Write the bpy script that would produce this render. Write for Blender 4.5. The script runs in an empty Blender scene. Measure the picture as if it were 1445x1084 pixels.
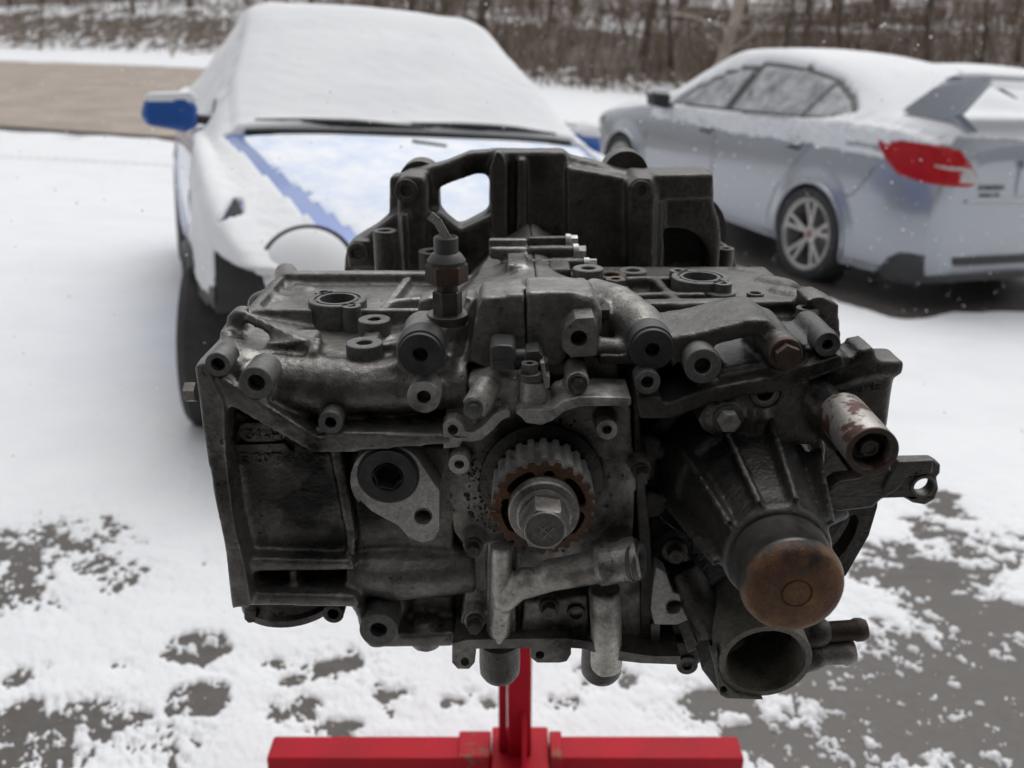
import bpy, bmesh, math, random
import numpy as np
from mathutils import Vector, Matrix, noise
from mathutils.geometry import tessellate_polygon

random.seed(7)
rng = np.random.default_rng(7)
SC = bpy.context.scene
COL = SC.collection
R = math.radians

# ------------------------------------------------------------------ camera
FPX, CXP, CYP, PITCH = 1330.0, 722.5, 542.0, R(21.2)      # focal length in photo pixels, centre, downward pitch
CT, ST = math.cos(PITCH), math.sin(PITCH)
CAMZ = 1.2
cam_d = bpy.data.cameras.new('camera')
cam_d.sensor_width = 36.0
cam_d.lens = 36.0 * FPX / 1445.0
cam_d.clip_start, cam_d.clip_end = 0.02, 500
cam_d.dof.use_dof = True
cam_d.dof.focus_distance = 0.60
cam_d.dof.aperture_fstop = 8.4
cam = bpy.data.objects.new('camera', cam_d)
cam.location = (0, 0, CAMZ)
cam.rotation_euler = (R(90) - PITCH, 0, 0)
COL.objects.link(cam)
SC.camera = cam

# ------------------------------------------------------------------ light: an overcast winter day
world = bpy.data.worlds.new('World')
SC.world = world
world.use_nodes = True
wn, wl = world.node_tree.nodes, world.node_tree.links
bg = wn['Background']
sky = wn.new('ShaderNodeTexSky')
sky.sky_type = 'NISHITA'
sky.sun_disc = False
SUN_EL, SUN_AZ = R(62), R(20)
sky.sun_elevation, sky.sun_rotation = SUN_EL, SUN_AZ
sky.air_density, sky.dust_density = 1.0, 4.0
hs = wn.new('ShaderNodeHueSaturation')
hs.inputs['Saturation'].default_value = 0.12                  # the cloud layer takes the blue out
wl.new(sky.outputs[0], hs.inputs['Color'])
wl.new(hs.outputs[0], bg.inputs['Color'])
bg.inputs['Strength'].default_value = 0.15
sun_d = bpy.data.lights.new('sun', 'SUN')
sun_d.energy, sun_d.angle, sun_d.color = 0.6, R(70), (1.0, 0.98, 0.95)
sun = bpy.data.objects.new('sun', sun_d)
dsun = Vector((math.sin(SUN_AZ) * math.cos(SUN_EL), math.cos(SUN_AZ) * math.cos(SUN_EL), math.sin(SUN_EL)))
sun.rotation_euler = (-dsun).to_track_quat('-Z', 'Y').to_euler()
sun.location = (0, 3, 6)
COL.objects.link(sun)
SC.view_settings.view_transform = 'Standard'
SC.view_settings.look = 'None'
SC.view_settings.gamma = 1
SC.view_settings.exposure = 0.06
SC.view_settings.use_curve_mapping = False

# ------------------------------------------------------------------ measuring helpers
def ray(px, py):
    x, d = (px - CXP) / FPX, (py - CYP) / FPX
    return Vector((x, CT - d * ST, -ST - d * CT))
def atY(px, py, Y):                      # world point on the upright plane at distance Y
    r = ray(px, py); return Vector((0, 0, CAMZ)) + r * (Y / r.y)
def atZ(px, py, z):                      # world point on the level plane at height z
    r = ray(px, py); return Vector((0, 0, CAMZ)) + r * ((z - CAMZ) / r.z)
def mpp(p):                              # metres per photo pixel at a world point
    return (p.y * CT - (p.z - CAMZ) * ST) / FPX
FY = 0.52
X0, Z0 = 0.019, 0.9245                                   # crankshaft axis
YM = Vector((0, -1, 0)); UP = Vector((0, 0, 1))
def P(px, py, d):                        # engine point: d millimetres behind the front plane of the block
    return atY(px, py, FY + d / 1000.0)

# ------------------------------------------------------------------ mesh helpers
def frame(axis):
    a = Vector(axis).normalized()
    u = Vector((0, 0, 1)) if abs(a.z) < 0.9 else Vector((1, 0, 0))
    u = (u - a * u.dot(a)).normalized()
    return a, u, a.cross(u)

class MB:
    def __init__(self): self.bm = bmesh.new(); self.open = False
    def lathe(self, o, axis, prof, n=28, phase=0.0):
        o = Vector(o); a, u, v = frame(axis); rings = []
        for (h, r) in prof:
            c = o + a * h
            if r < 1e-6: rings.append([self.bm.verts.new(c)])
            else: rings.append([self.bm.verts.new(c + (u * math.cos(t) + v * math.sin(t)) * r)
                                for t in (phase + 2 * math.pi * k / n for k in range(n))])
        for A, B in zip(rings, rings[1:]):
            for k in range(n):
                k2 = (k + 1) % n
                if len(A) == 1 and len(B) == 1: continue
                if len(A) == 1: f = (A[0], B[k2], B[k])
                elif len(B) == 1: f = (A[k], A[k2], B[0])
                else: f = (A[k], A[k2], B[k2], B[k])
                try: self.bm.faces.new(f)
                except ValueError: pass
        for e, rev in ((rings[0], True), (rings[-1], False)):
            if len(e) > 1 and not self.open:
                try: self.bm.faces.new(e[::-1] if rev else e)
                except ValueError: pass
        return self
    def cyl(self, p0, p1, r0, r1=None, n=24):
        p0, p1 = Vector(p0), Vector(p1); r1 = r0 if r1 is None else r1
        return self.lathe(p0, p1 - p0, [(0, r0), ((p1 - p0).length, r1)], n)
    def cap(self, p0, p1, r, n=20):      # capsule
        p0, p1 = Vector(p0), Vector(p1); L = (p1 - p0).length; pr = []
        for k in range(5): a = math.pi / 2 * k / 4; pr.append((-r * math.cos(a), r * math.sin(a)))
        for k in range(5): a = math.pi / 2 * k / 4; pr.append((L + r * math.sin(a), r * math.cos(a)))
        pr[0] = (pr[0][0], 0); pr[-1] = (pr[-1][0], 0)
        return self.lathe(p0, p1 - p0, pr, n)
    def prism3(self, pts, vec, holes=(), taper=1.0):
        loops = [list(map(Vector, pts))] + [list(map(Vector, h)) for h in holes]
        vec = Vector(vec); allf, allb = [], []
        cen = sum(loops[0], Vector()) / len(loops[0])
        for lp in loops:
            allf.append([self.bm.verts.new(p) for p in lp])
            allb.append([self.bm.verts.new(cen + (p - cen) * taper + vec) for p in lp])
        flat = [v for l in allf for v in l]; flatb = [v for l in allb for v in l]
        for t in tessellate_polygon(loops):
            for src in (flat, flatb):
                try: self.bm.faces.new([src[i] for i in t])
                except ValueError: pass
        for F_, B_ in zip(allf, allb):
            for k in range(len(F_)):
                k2 = (k + 1) % len(F_)
                self.bm.faces.new((F_[k], F_[k2], B_[k2], B_[k]))
        return self
    def prism(self, pxs, d0, d1, holes=(), taper=1.0):   # outline measured on the plane d0, extruded back to d1 (mm)
        return self.prism3([P(x, y, d0) for x, y in pxs], (0, (d1 - d0) / 1000.0, 0),
                           [[P(x, y, d0) for x, y in h] for h in holes], taper)
    def box(self, lo, hi):
        (x0, y0, z0), (x1, y1, z1) = lo, hi
        return self.prism3([(x0, y0, z0), (x1, y0, z0), (x1, y0, z1), (x0, y0, z1)], (0, y1 - y0, 0))
    def bar(self, p, q, w, h, up=(0, 0, 1)):
        p, q = Vector(p), Vector(q); a = (q - p).normalized(); s = a.cross(Vector(up)).normalized(); t = s.cross(a)
        return self.prism3([p + s * w / 2 + t * h / 2, p - s * w / 2 + t * h / 2, p - s * w / 2 - t * h / 2, p + s * w / 2 - t * h / 2], q - p)
    def tube(self, pts, rad, n=14):      # swept round tube through points
        pts = [Vector(p) for p in pts]; rad = rad if hasattr(rad, '__len__') else [rad] * len(pts)
        rings = []; a = (pts[1] - pts[0]).normalized(); _, u, _ = frame(a)
        for i, p in enumerate(pts):
            t = (pts[min(i + 1, len(pts) - 1)] - pts[max(i - 1, 0)]).normalized()
            u = (u - t * u.dot(t)).normalized(); v = t.cross(u)
            rings.append([self.bm.verts.new(p + (u * math.cos(2 * math.pi * k / n) + v * math.sin(2 * math.pi * k / n)) * rad[i]) for k in range(n)])
        for A, B in zip(rings, rings[1:]):
            for k in range(n): self.bm.faces.new((A[k], A[(k + 1) % n], B[(k + 1) % n], B[k]))
        self.bm.faces.new(rings[0][::-1]); self.bm.faces.new(rings[-1])
        return self
    def hexbolt(self, p, axis, r, h, flange=1.25, fl_h=0.25):      # p on the seat, axis outwards
        p = Vector(p); a = Vector(axis).normalized()
        if flange: self.lathe(p, a, [(-h * .3, r * flange), (h * fl_h * .8, r * flange), (h * fl_h, r * flange * .93)], 20)
        else: fl_h = 0
        self.lathe(p + a * (h * fl_h * .9), a, [(-h * .1, r), (h * .62, r), (h * .7, r * .97)], 6, random.random() * 3)
        self.lathe(p + a * (h * fl_h * .9 + h * .66), a, [(0, r * .84), (h * .06, r * .80), (h * .07, r * .5), (h * .04, r * .42)], 18)
        return self
    def boss(self, p, axis, ro, ri, L, depth=None, n=30):          # tube with a bored, chamfered face at p, axis outwards
        a = Vector(axis).normalized(); depth = depth or min(L * .9, ri * 3, .0105)
        c = min(ro * .05, .0006)
        return self.lathe(Vector(p), a, [(-L, 0), (-L, ro), (-c, ro), (0, ro - c), (0, ri * 1.12), (-ri * .12, ri), (-depth, ri), (-depth - ri * .4, 0)], n)
    def obj(self, name, mat, parent=None, smooth=35, bevel=0, recalc=True, loc=None):
        if recalc: bmesh.ops.recalc_face_normals(self.bm, faces=self.bm.faces)
        me = bpy.data.meshes.new(name)
        org = Vector(loc) if loc is not None else (world_loc(parent) if parent else Vector())
        self.bm.transform(Matrix.Translation(-org))
        self.bm.to_mesh(me); self.bm.free()
        return link(name, me, mat, parent, org, smooth, bevel)

WL = {}
def world_loc(o): return WL[o.name]
def link(name, me, mat, parent=None, org=Vector(), smooth=35, bevel=0):
    o = bpy.data.objects.new(name, me); COL.objects.link(o)
    for m in (mat if isinstance(mat, (list, tuple)) else [mat]): me.materials.append(m)
    if smooth:
        me.polygons.foreach_set('use_smooth', [True] * len(me.polygons))
        if smooth < 180: me.set_sharp_from_angle(angle=R(smooth))
    if parent:
        o.parent = parent; o.location = org - WL[parent.name]
    else: o.location = org
    WL[o.name] = Vector(org)
    if bevel:
        b = o.modifiers.new('bevel', 'BEVEL'); b.width = bevel; b.segments = 2; b.limit_method = 'ANGLE'; b.angle_limit = R(40)
    return o
def empty(name, loc):
    o = bpy.data.objects.new(name, None); COL.objects.link(o); o.location = loc; o.empty_display_size = .1
    WL[o.name] = Vector(loc); return o
def tag(o, label, cat=None, group=None, kind=None):
    if label: o['label'] = label
    if cat: o['category'] = cat
    if group: o['group'] = group
    if kind: o['kind'] = kind
    return o
CLOUDS = {}
def clouds(size, depth=2):
    k = (size, depth)
    if k not in CLOUDS:
        t = bpy.data.textures.new('cast_relief', 'CLOUDS'); t.noise_scale = size; t.noise_depth = depth; CLOUDS[k] = t
    return CLOUDS[k]
def cast(mb, name, mat, parent, voxel=.0017, it=5, relief=.0007, size=.012):     # fuse primitives into one filleted casting
    o = mb.obj(name, mat, parent, smooth=180)
    m = o.modifiers.new('fuse', 'REMESH'); m.mode = 'VOXEL'; m.voxel_size = voxel; m.use_smooth_shade = True
    if it:
        s = o.modifiers.new('fillet', 'SMOOTH'); s.factor = .5; s.iterations = it
    if relief:
        d = o.modifiers.new('relief', 'DISPLACE'); d.texture = clouds(size); d.strength = relief; d.mid_level = .5
        d.texture_coords = 'LOCAL'
    return o

# ------------------------------------------------------------------ materials
def mat(name, col, rough=.5, metal=0.0, spec=None, col2=None, scale=30, amt=.5, bump=0, bscale=None, rough2=None, det=5, coat=0, edge=None, split=(.4, .65)):
    m = bpy.data.materials.new(name); m.use_nodes = True
    nt = m.node_tree; N, L = nt.nodes, nt.links; b = N['Principled BSDF']
    b.inputs['Base Color'].default_value = (*col, 1); b.inputs['Roughness'].default_value = rough
    b.inputs['Metallic'].default_value = metal
    if spec is not None: b.inputs['Specular IOR Level'].default_value = spec
    if coat: b.inputs['Coat Weight'].default_value = coat; b.inputs['Coat Roughness'].default_value = .08
    tc = N.new('ShaderNodeTexCoord')
    if col2 is not None:
        n1 = N.new('ShaderNodeTexNoise'); n1.inputs['Scale'].default_value = scale; n1.inputs['Detail'].default_value = det; n1.inputs['Roughness'].default_value = .65
        L.new(tc.outputs['Object'], n1.inputs['Vector'])
        mr = N.new('ShaderNodeMapRange'); mr.inputs[1].default_value, mr.inputs[2].default_value = split
        L.new(n1.outputs['Fac'], mr.inputs[0])
        mx = N.new('ShaderNodeMix'); mx.data_type = 'RGBA'
        mx.inputs[6].default_value = (*col, 1); mx.inputs[7].default_value = (*col2, 1)
        L.new(mr.outputs[0], mx.inputs[0]); L.new(mx.outputs[2], b.inputs['Base Color'])
        if rough2 is not None:
            mr2 = N.new('ShaderNodeMapRange'); mr2.inputs[3].default_value = rough; mr2.inputs[4].default_value = rough2
            L.new(mr.outputs[0], mr2.inputs[0]); L.new(mr2.outputs[0], b.inputs['Roughness'])
    if bump:
        n2 = N.new('ShaderNodeTexNoise'); n2.inputs['Scale'].default_value = bscale or scale * 6; n2.inputs['Detail'].default_value = 4
        L.new(tc.outputs['Object'], n2.inputs['Vector'])
        bp = N.new('ShaderNodeBump'); bp.inputs['Strength'].default_value = bump; bp.inputs['Distance'].default_value = .001
        L.new(n2.outputs['Fac'], bp.inputs['Height']); L.new(bp.outputs[0], b.inputs['Normal'])
    return m

def mat_cast(name, clean, grime, oil, metal=.55, r=(.55, .38), scale=28, bump=.5, oilr=(.52, .66)):
    """dirty cast aluminium: clean metal, dry grime and wet oil mixed by two noises, gritty relief"""
    m = bpy.data.materials.new(name); m.use_nodes = True
    nt = m.node_tree; N, L = nt.nodes, nt.links; b = N['Principled BSDF']
    tc = N.new('ShaderNodeTexCoord')
    def noi(s, d, ro=.65):
        n = N.new('ShaderNodeTexNoise'); n.inputs['Scale'].default_value = s; n.inputs['Detail'].default_value = d; n.inputs['Roughness'].default_value = ro
        L.new(tc.outputs['Object'], n.inputs['Vector']); return n.outputs['Fac']
    def rng_(x, a, c, lo=0., hi=1.):
        q = N.new('ShaderNodeMapRange'); q.inputs[1].default_value = a; q.inputs[2].default_value = c; q.inputs[3].default_value = lo; q.inputs[4].default_value = hi
        L.new(x, q.inputs[0]); return q.outputs[0]
    def mixc(f, A, B):
        q = N.new('ShaderNodeMix'); q.data_type = 'RGBA'
        for s, v in ((6, A), (7, B)):
            if isinstance(v, tuple): q.inputs[s].default_value = (*v, 1)
            else: L.new(v, q.inputs[s])
        L.new(f, q.inputs[0]); return q.outputs[2]
    f1 = rng_(noi(scale, 6), .32, .68); f2 = rng_(noi(scale * .45, 5, .6), *oilr); f3 = rng_(noi(scale * 9, 3), .3, .75)
    f4 = rng_(noi(scale * 11, 4, .7), .57, .66); f5 = rng_(noi(scale * 2.3, 5, .7), .46, .60)
    fs = N.new('ShaderNodeMath'); fs.operation = 'MULTIPLY'; L.new(f4, fs.inputs[0]); L.new(f5, fs.inputs[1])
    c = mixc(f1, clean, grime); c = mixc(f2, c, oil); c = mixc(fs.outputs[0], c, oil)
    c2 = N.new('ShaderNodeMix'); c2.data_type = 'RGBA'; c2.blend_type = 'MULTIPLY'; c2.inputs[0].default_value = .45
    L.new(c, c2.inputs[6]); 
    gr = N.new('ShaderNodeCombineColor')
    for i in range(3): L.new(f3, gr.inputs[i])
    L.new(gr.outputs[0], c2.inputs[7]); L.new(c2.outputs[2], b.inputs['Base Color'])
    ro = N.new('ShaderNodeMix'); ro.data_type = 'FLOAT'; L.new(f2, ro.inputs[0]); ro.inputs[2].default_value = r[0]; ro.inputs[3].default_value = r[1]
    L.new(ro.outputs[0], b.inputs['Roughness'])
    mt = rng_(f1, 0, 1, metal, metal * .35); L.new(mt, b.inputs['Metallic'])
    bp = N.new('ShaderNodeBump'); bp.inputs['Strength'].default_value = min(1, bump); bp.inputs['Distance'].default_value = .0010
    ad = N.new('ShaderNodeMath'); ad.operation = 'ADD'; L.new(noi(scale * 16, 4), ad.inputs[0]); L.new(rng_(noi(scale * 5, 3), .3, .7, 0, .35), ad.inputs[1])
    L.new(ad.outputs[0], bp.inputs['Height']); L.new(bp.outputs[0], b.inputs['Normal'])
    return m

M = {}
M['cast'] = mat_cast('dirty_cast_aluminium', (.33, .318, .30), (.115, .106, .096), (.016, .015, .014), metal=.85, r=(.36, .17), scale=22, oilr=(.51, .68), bump=.6)
M['cast_dark'] = mat_cast('oily_cast_aluminium', (.15, .143, .134), (.050, .046, .042), (.012, .011, .010), metal=.85, r=(.40, .20), scale=22, bump=.7)
M['cast_black'] = mat_cast('oil_soaked_casting', (.085, .08, .075), (.034, .031, .028), (.012, .011, .010), metal=.75, r=(.36, .18), scale=24, bump=.7)
M['cast_light'] = mat_cast('wiped_casting', (.70, .68, .64), (.46, .435, .40), (.10, .092, .082), metal=.8, scale=30, r=(.40, .30), oilr=(.58, .70), bump=.5)
M['cast_pump'] = mat_cast('grey_pump_casting', (.66, .635, .60), (.42, .395, .36), (.06, .055, .05), metal=.75, scale=26, r=(.50, .30), oilr=(.42, .58))
M['machined'] = mat_cast('machined_face', (.60, .59, .575), (.40, .39, .38), (.13, .12, .11), metal=.8, scale=40, r=(.45, .4), bump=.15)
M['machined_dark'] = mat_cast('dull_machined_face', (.2, .2, .195), (.12, .118, .115), (.05, .048, .046), metal=.7, scale=40, r=(.5, .42), bump=.15)
M['steel'] = mat_cast('dull_steel', (.42, .40, .38), (.25, .23, .21), (.09, .08, .07), metal=.8, scale=60, r=(.42, .35), bump=.25)
M['bolt'] = mat_cast('dirty_bolt_steel', (.14, .13, .12), (.07, .06, .055), (.025, .022, .02), metal=.75, scale=90, r=(.42, .35), bump=.3)
M['plug'] = mat('black_plug', (.045, .045, .047), .5, .35, col2=(.022, .022, .023), scale=80, bump=.12)
M['black'] = mat('black_plastic', (.03, .03, .032), .45, 0, col2=(.055, .053, .05), scale=60, bump=.2)
M['rust'] = mat_cast('rusted_steel', (.15, .070, .030), (.075, .035, .018), (.03, .018, .013), metal=.3, scale=45, r=(.6, .5), bump=.5)
M['rust_dark'] = mat_cast('dark_rust', (.10, .055, .032), (.055, .032, .022), (.025, .018, .015), metal=.3, scale=50, r=(.6, .5), bump=.4)
M['tooth'] = mat_cast('brightened_tooth_steel', (.80, .79, .77), (.62, .61, .59), (.3, .29, .28), metal=.6, scale=70, r=(.40, .35), bump=.15)  # steel base lightened to stand in for sky light on the teeth
# =================================================================== GROUND, ROAD, SNOW, UNSEEN GARAGE
def sstep(a, b, x):
    t = np.clip((np.asarray(x, float) - a) / (b - a), 0, 1); return t * t * (3 - 2 * t)
# smooth noise with numpy (value noise on a hashed lattice)
def vnoise(x, y, seed=0):
    xi, yi = np.floor(x).astype(np.int64), np.floor(y).astype(np.int64); fx, fy = x - xi, y - yi
    fx, fy = fx * fx * (3 - 2 * fx), fy * fy * (3 - 2 * fy)
    def h(a, b):
        n = (a * 374761393 + b * 668265263 + seed * 974711) & 0xffffffff
        n = ((n ^ (n >> 13)) * 1274126177) & 0xffffffff
        return ((n ^ (n >> 16)) & 0xffff) / 65535.0
    return (h(xi, yi) * (1 - fx) + h(xi + 1, yi) * fx) * (1 - fy) + (h(xi, yi + 1) * (1 - fx) + h(xi + 1, yi + 1) * fx) * fy
def fbm(x, y, o=4, seed=0, g=.5):
    s, a, t = 0, 1, 0
    for i in range(o): s = s + a * vnoise(x * 2 ** i + 17.3 * i, y * 2 ** i - 9.1 * i, seed + i); t += a; a *= g
    return s / t
ROAD_FAR = [(-60, 44), (-30, 37), (-18, 32.5), (-9.3, 27.5), (-4, 22), (.9, 16.2), (6, 14.8), (14, 14.5), (60, 14.5)]
ROAD_NEAR = [(-60, 15), (-20, 13.2), (-6.6, 12.4), (-3, 12.2), (1, 12.2), (6, 11.4), (14, 11.0), (60, 11.0)]
def interp(t, x): return np.interp(x, [a for a, _ in t], [b for _, b in t])
BANK = [(-60, 52), (-30, 45), (-18, 39.5), (-9.3, 34), (-4, 29), (.9, 25), (4, 23.5), (14, 23), (60, 25)]
def gz(x, y):
    x, y = np.asarray(x, float), np.asarray(y, float)
    z = np.interp(y, [-20, 1.3, 1.9, 2.6, 3.4, 6.67, 9, 200], [0, 0, -.03, -.11, -.19, -.36, -.44, -.44])
    xc = np.clip(x, -7, 7)
    z = z - .055 * (xc + .28) * sstep(1.4, 3.4, y)
    b = y - interp(BANK, x)                                          # wooded bank beyond the road
    z = z + sstep(0, 9, b) * 1.5 + np.clip(b - 6, 0, 200) * .06
    return z
def gz1(x, y): return float(gz(x, y))
def polar(r0, r1, nr, a0, a1, na):                                   # rows finer near the camera
    rr = r0 * (r1 / r0) ** np.linspace(0, 1, nr); aa = np.linspace(a0, a1, na)
    RR, AA = np.meshgrid(rr, aa, indexing='ij'); return RR * np.sin(AA), RR * np.cos(AA)
def grid_mesh(name, X, Y, Z, material, keep=None, smooth=180):
    nr, na = X.shape
    co = np.stack([X, Y, Z], -1).reshape(-1, 3)
    i = np.arange(nr * na).reshape(nr, na)
    f = np.stack([i[:-1, :-1], i[:-1, 1:], i[1:, 1:], i[1:, :-1]], -1).reshape(-1, 4)
    if keep is not None: f = f[keep[:-1, :-1].ravel() | keep[:-1, 1:].ravel() | keep[1:, :-1].ravel() | keep[1:, 1:].ravel()]
    used = np.unique(f); remap = -np.ones(len(co), int); remap[used] = np.arange(len(used))
    me = bpy.data.meshes.new(name); me.from_pydata(co[used].tolist(), [], remap[f].tolist())
    a, b, c = co[f[0][0]], co[f[0][1]], co[f[0][2]]
    if np.cross(b - a, c - a)[2] < 0: me.flip_normals()
    return link(name, me, material, None, Vector(), smooth)

M['asphalt'] = mat('wet_asphalt', (.038, .032, .028), .30, col2=(.10, .087, .077), scale=38, split=(.3, .72), bump=.6, bscale=240, rough2=.6, det=9)
M['road'] = mat('muddy_road', (.25, .205, .165), .7, col2=(.36, .30, .25), scale=1.2, bump=.3, bscale=40, det=8)
M['litter'] = mat('leaf_litter', (.11, .085, .068), .9, col2=(.20, .17, .15), scale=1.5, bump=.6, bscale=30, det=8)
def mat_snow(name, col=(.74, .75, .765)):
    m = mat(name, col, .75, bump=.35, bscale=90, scale=3, col2=(col[0] * .95, col[1] * .95, col[2] * .96), det=6)
    b = m.node_tree.nodes['Principled BSDF']; b.inputs['Subsurface Weight'].default_value = .25
    b.inputs['Subsurface Radius'].default_value = (.004, .005, .006); b.inputs['Subsurface Scale'].default_value = 1
    b.inputs['Specular IOR Level'].default_value = .25
    return m
M['snow'] = mat_snow('snow')

X, Y = polar(.615, 120, 260, R(-80), R(80), 200)
ground = grid_mesh('ground', X, Y, gz(X, Y), M['asphalt']); ground['kind'] = 'structure'
b = MB(); b.box((-6, -.6, -.06), (6, .62, -.012)); ap = b.obj('bounce_apron', mat('pale_bounce_concrete', (.55, .55, .55), .8, col2=(.36, .35, .34), scale=6)); ap['kind'] = 'structure'  # unseen pale slab added to bounce light onto the engine front
b = MB(); b.box((-6, -7, -.06), (6, -.6, .004)); g0 = b.obj('unseen_garage_floor', mat('unseen_garage_concrete', (.34, .33, .32), .6, col2=(.26, .255, .25), scale=5)); g0['kind'] = 'structure'  # unseen floor of the added building, kept pale for bounce light
# road: a strip of its own a few mm above the ground
xs = np.linspace(-60, 60, 160); tt = np.linspace(0, 1, 14)
XX = np.repeat(xs[:, None], 14, 1); YY = interp(ROAD_NEAR, xs)[:, None] * (1 - tt) + interp(ROAD_FAR, xs)[:, None] * tt
road = grid_mesh('road', XX, YY, gz(XX, YY) + .02, M['road']); road['kind'] = 'structure'
# leaf litter on the bank
X, Y = polar(20, 119, 120, R(-75), R(75), 160)
bk = Y - interp(BANK, X)
lit = grid_mesh('bank_litter', X, Y, gz(X, Y) + .03, M['litter'], keep=bk > .3); lit['kind'] = 'structure'

# the snow sheet: a skin with its own thickness; where it runs out the asphalt shows
def snow_height(X, Y):
    n1 = fbm(X * 2.2, Y * 2.2, 4, 3); n2 = fbm(X * 14, Y * 14, 4, 11, .6); n3 = fbm(X * 60, Y * 60, 3, 23, .6); n4 = fbm(X * 26 + Y * 7, Y * 20, 4, 47, .6)
    h = .55 + .25 * (n1 - .5) + .9 * (n2 - .5) * .5 + .25 * (n3 - .5)
    # thin, bare areas as they lie on the drive (centre x, y, radii, depth)
    def blot(cx, cy, rx, ry, d, a=0., soft=.7):
        c, s = math.cos(a), math.sin(a); u, v = (X - cx) * c + (Y - cy) * s, -(X - cx) * s + (Y - cy) * c
        q = np.sqrt((u / rx) ** 2 + (v / ry) ** 2) + .5 * (n2 - .5); return d * (1 - sstep(1 - soft, 1.05, q))
    mott = np.zeros_like(X)
    for px, py, rx, ry, d, a, so in BLOTS:
        p = atZ(px, py, 0.0)
        mott = mott + blot(p.x, p.y, rx, ry, d, a, so)
    near = 1 - sstep(1.9, 3.0, Y)
    n5 = fbm(X * 95, Y * 80, 3, 5, .65); n6 = fbm(X * 42 + Y * 16, Y * 34, 4, 47, .65)
    rough = (n6 - .5) * 1.5 + (n5 - .5) * 1.1 + (n2 - .5) * .5
    base = .62 + .3 * (n1 - .5) + .25 * (n2 - .5)
    thin = np.clip(mott, 0, 1.1)
    h = base - .05 - thin * .52 - .35 * np.clip(thin - .8, 0, 1) + .10 * (fbm(X * 3.1, Y * 3.1, 2, 8) - .5) + rough * np.clip(.18 + 1.0 * thin, 0, .95) * (near * .8 + .2)
    h = h - near * np.clip(fbm(X * 9, Y * 9, 3, 77) - .60, 0, 1) * 3.2 * np.clip(.3 + thin * 2, 0, 1)
    return h
BLOTS = [(70, 750, .30, .24, .74, .25, .9), (-20, 830, .24, .15, .85, 0, .9), (180, 800, .12, .12, .40, 0, .9), (230, 1040, .16, .10, .40, 0, .9), (480, 930, .16, .10, .34, 0, .9), (280, 905, .075, .062, .80, .3, .3), (278, 985, .068, .062, 1.0, .2, .25), (60, 1040, .20, .14, 1.0, .4, .7), (30, 950, .06, .05, .62, 0, .7),
         (1330, 800, .24, .26, .76, -.5, .8), (1310, 995, .42, .20, 1.25, -.2, .6), (1440, 890, .32, .26, 1.05, 0, .85), (1160, 1060, .22, .11, 1.1, 0, .7), (1400, 720, .30, .30, .64, -.4, .95), (1330, 640, .22, .30, .40, -.4, .95), (1250, 760, .16, .2, .5, 0, .95), (1250, 900, .14, .12, .6, 0, .9),
         (1000, 980, .10, .06, .62, -.3, .8), (860, 945, .10, .07, .60, .2, .9), (960, 1010, .10, .06, .66, 0, .9), (660, 990, .07, .05, .62, 0, .9), (420, 1000, .09, .06, .55, 0, .9), (540, 965, .10, .05, .55, 0, .9), (480, 1030, .08, .04, .6, 0, .9), (800, 990, .06, .05, .55, 0, .9), (1150, 940, .10, .06, .66, 0, .9), (400, 960, .07, .03, .45, .3, .9)]
SIL = dict(loc=(2.80, 6.67, -.54), rot=(R(3.2), R(-1.6), R(112.2)))
BLU = dict(loc=(-.285, 3.385, -.205), rot=(R(-4.2), R(-.1), R(-69.8)))
def lay_snow(X, Y):
    h = snow_height(X, Y)
    far = sstep(2.6, 4.2, Y)
    h = h * (1 - far) + far * (.62 + .5 * (fbm(X * 1.3, Y * 3, 4, 5) - .5))
    def under(cx, cy, yaw, hl, hw, soft=.25):                              # sheltered ground beneath a parked car
        u = (X - cx) * math.cos(yaw) + (Y - cy) * math.sin(yaw); v = -(X - cx) * math.sin(yaw) + (Y - cy) * math.cos(yaw)
        q = np.maximum(np.abs(u) - hl, np.abs(v) - hw) + .22 * (fbm(X * 3, Y * 3, 3, 9) - .5); return 1 - sstep(-soft * .2, soft, q)
    h = h - 1.3 * under(2.80 - .5 , 6.67 + 1.2, R(112.2), 2.25, .95) - 1.2 * under(-.285 - .40, 3.385 + 1.25, R(-69.8), 1.7, .48)
    rn, rf = interp(ROAD_NEAR, X), interp(ROAD_FAR, X)
    wob = (fbm(X * .9, Y * .9, 3, 31) - .5) + .7 * (fbm(X * 2.2, Y * 4, 3, 61) - .5)
    h = h - 2.2 * sstep(-.5, .1, Y - rn + wob * 1.2) * sstep(-.4, .4, rf - Y + wob * 1.4)
    h = h - sstep(-.6, .05, rn - Y) * 0
    bk = Y - interp(BANK, X)
    h = h - sstep(-.5, 5.5, bk + wob * 3) * np.where(X < -6, .42, .75) + sstep(6, 9, bk) * np.clip(fbm(X * .5, Y * .5, 3, 44) - .35, 0, 1) * 3 + sstep(-.5, 2, bk) * (fbm(X * 5, Y * 2.2, 4, 91, .7) - .5) * 1.1
    thick = .55 * np.clip(.004 + .012 * sstep(.28, .8, h) * (1 + Y * .12), 0, .06)
    Zs = gz(X, Y) + np.where(h > .30, .0015 + thick * sstep(.30, .42, h), -.006 + .0075 * sstep(.2, .30, h)) + .025 * (Y > 10)
    Zs = np.where(h > .30, Zs + .030 * sstep(9, 11, Y) * 0, Zs - .05 * (Y > 9))
    o = grid_mesh('snow', X, Y, Zs, M['snow'], keep=h > .24); o['kind'] = 'structure'; return o
lay_snow(*polar(.60, 62, 1250, R(-47), R(47), 900))
for a0, a1 in ((-86, -46.99), (46.99, 86)): lay_snow(*polar(.60, 62, 420, R(a0), R(a1), 170))
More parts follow.
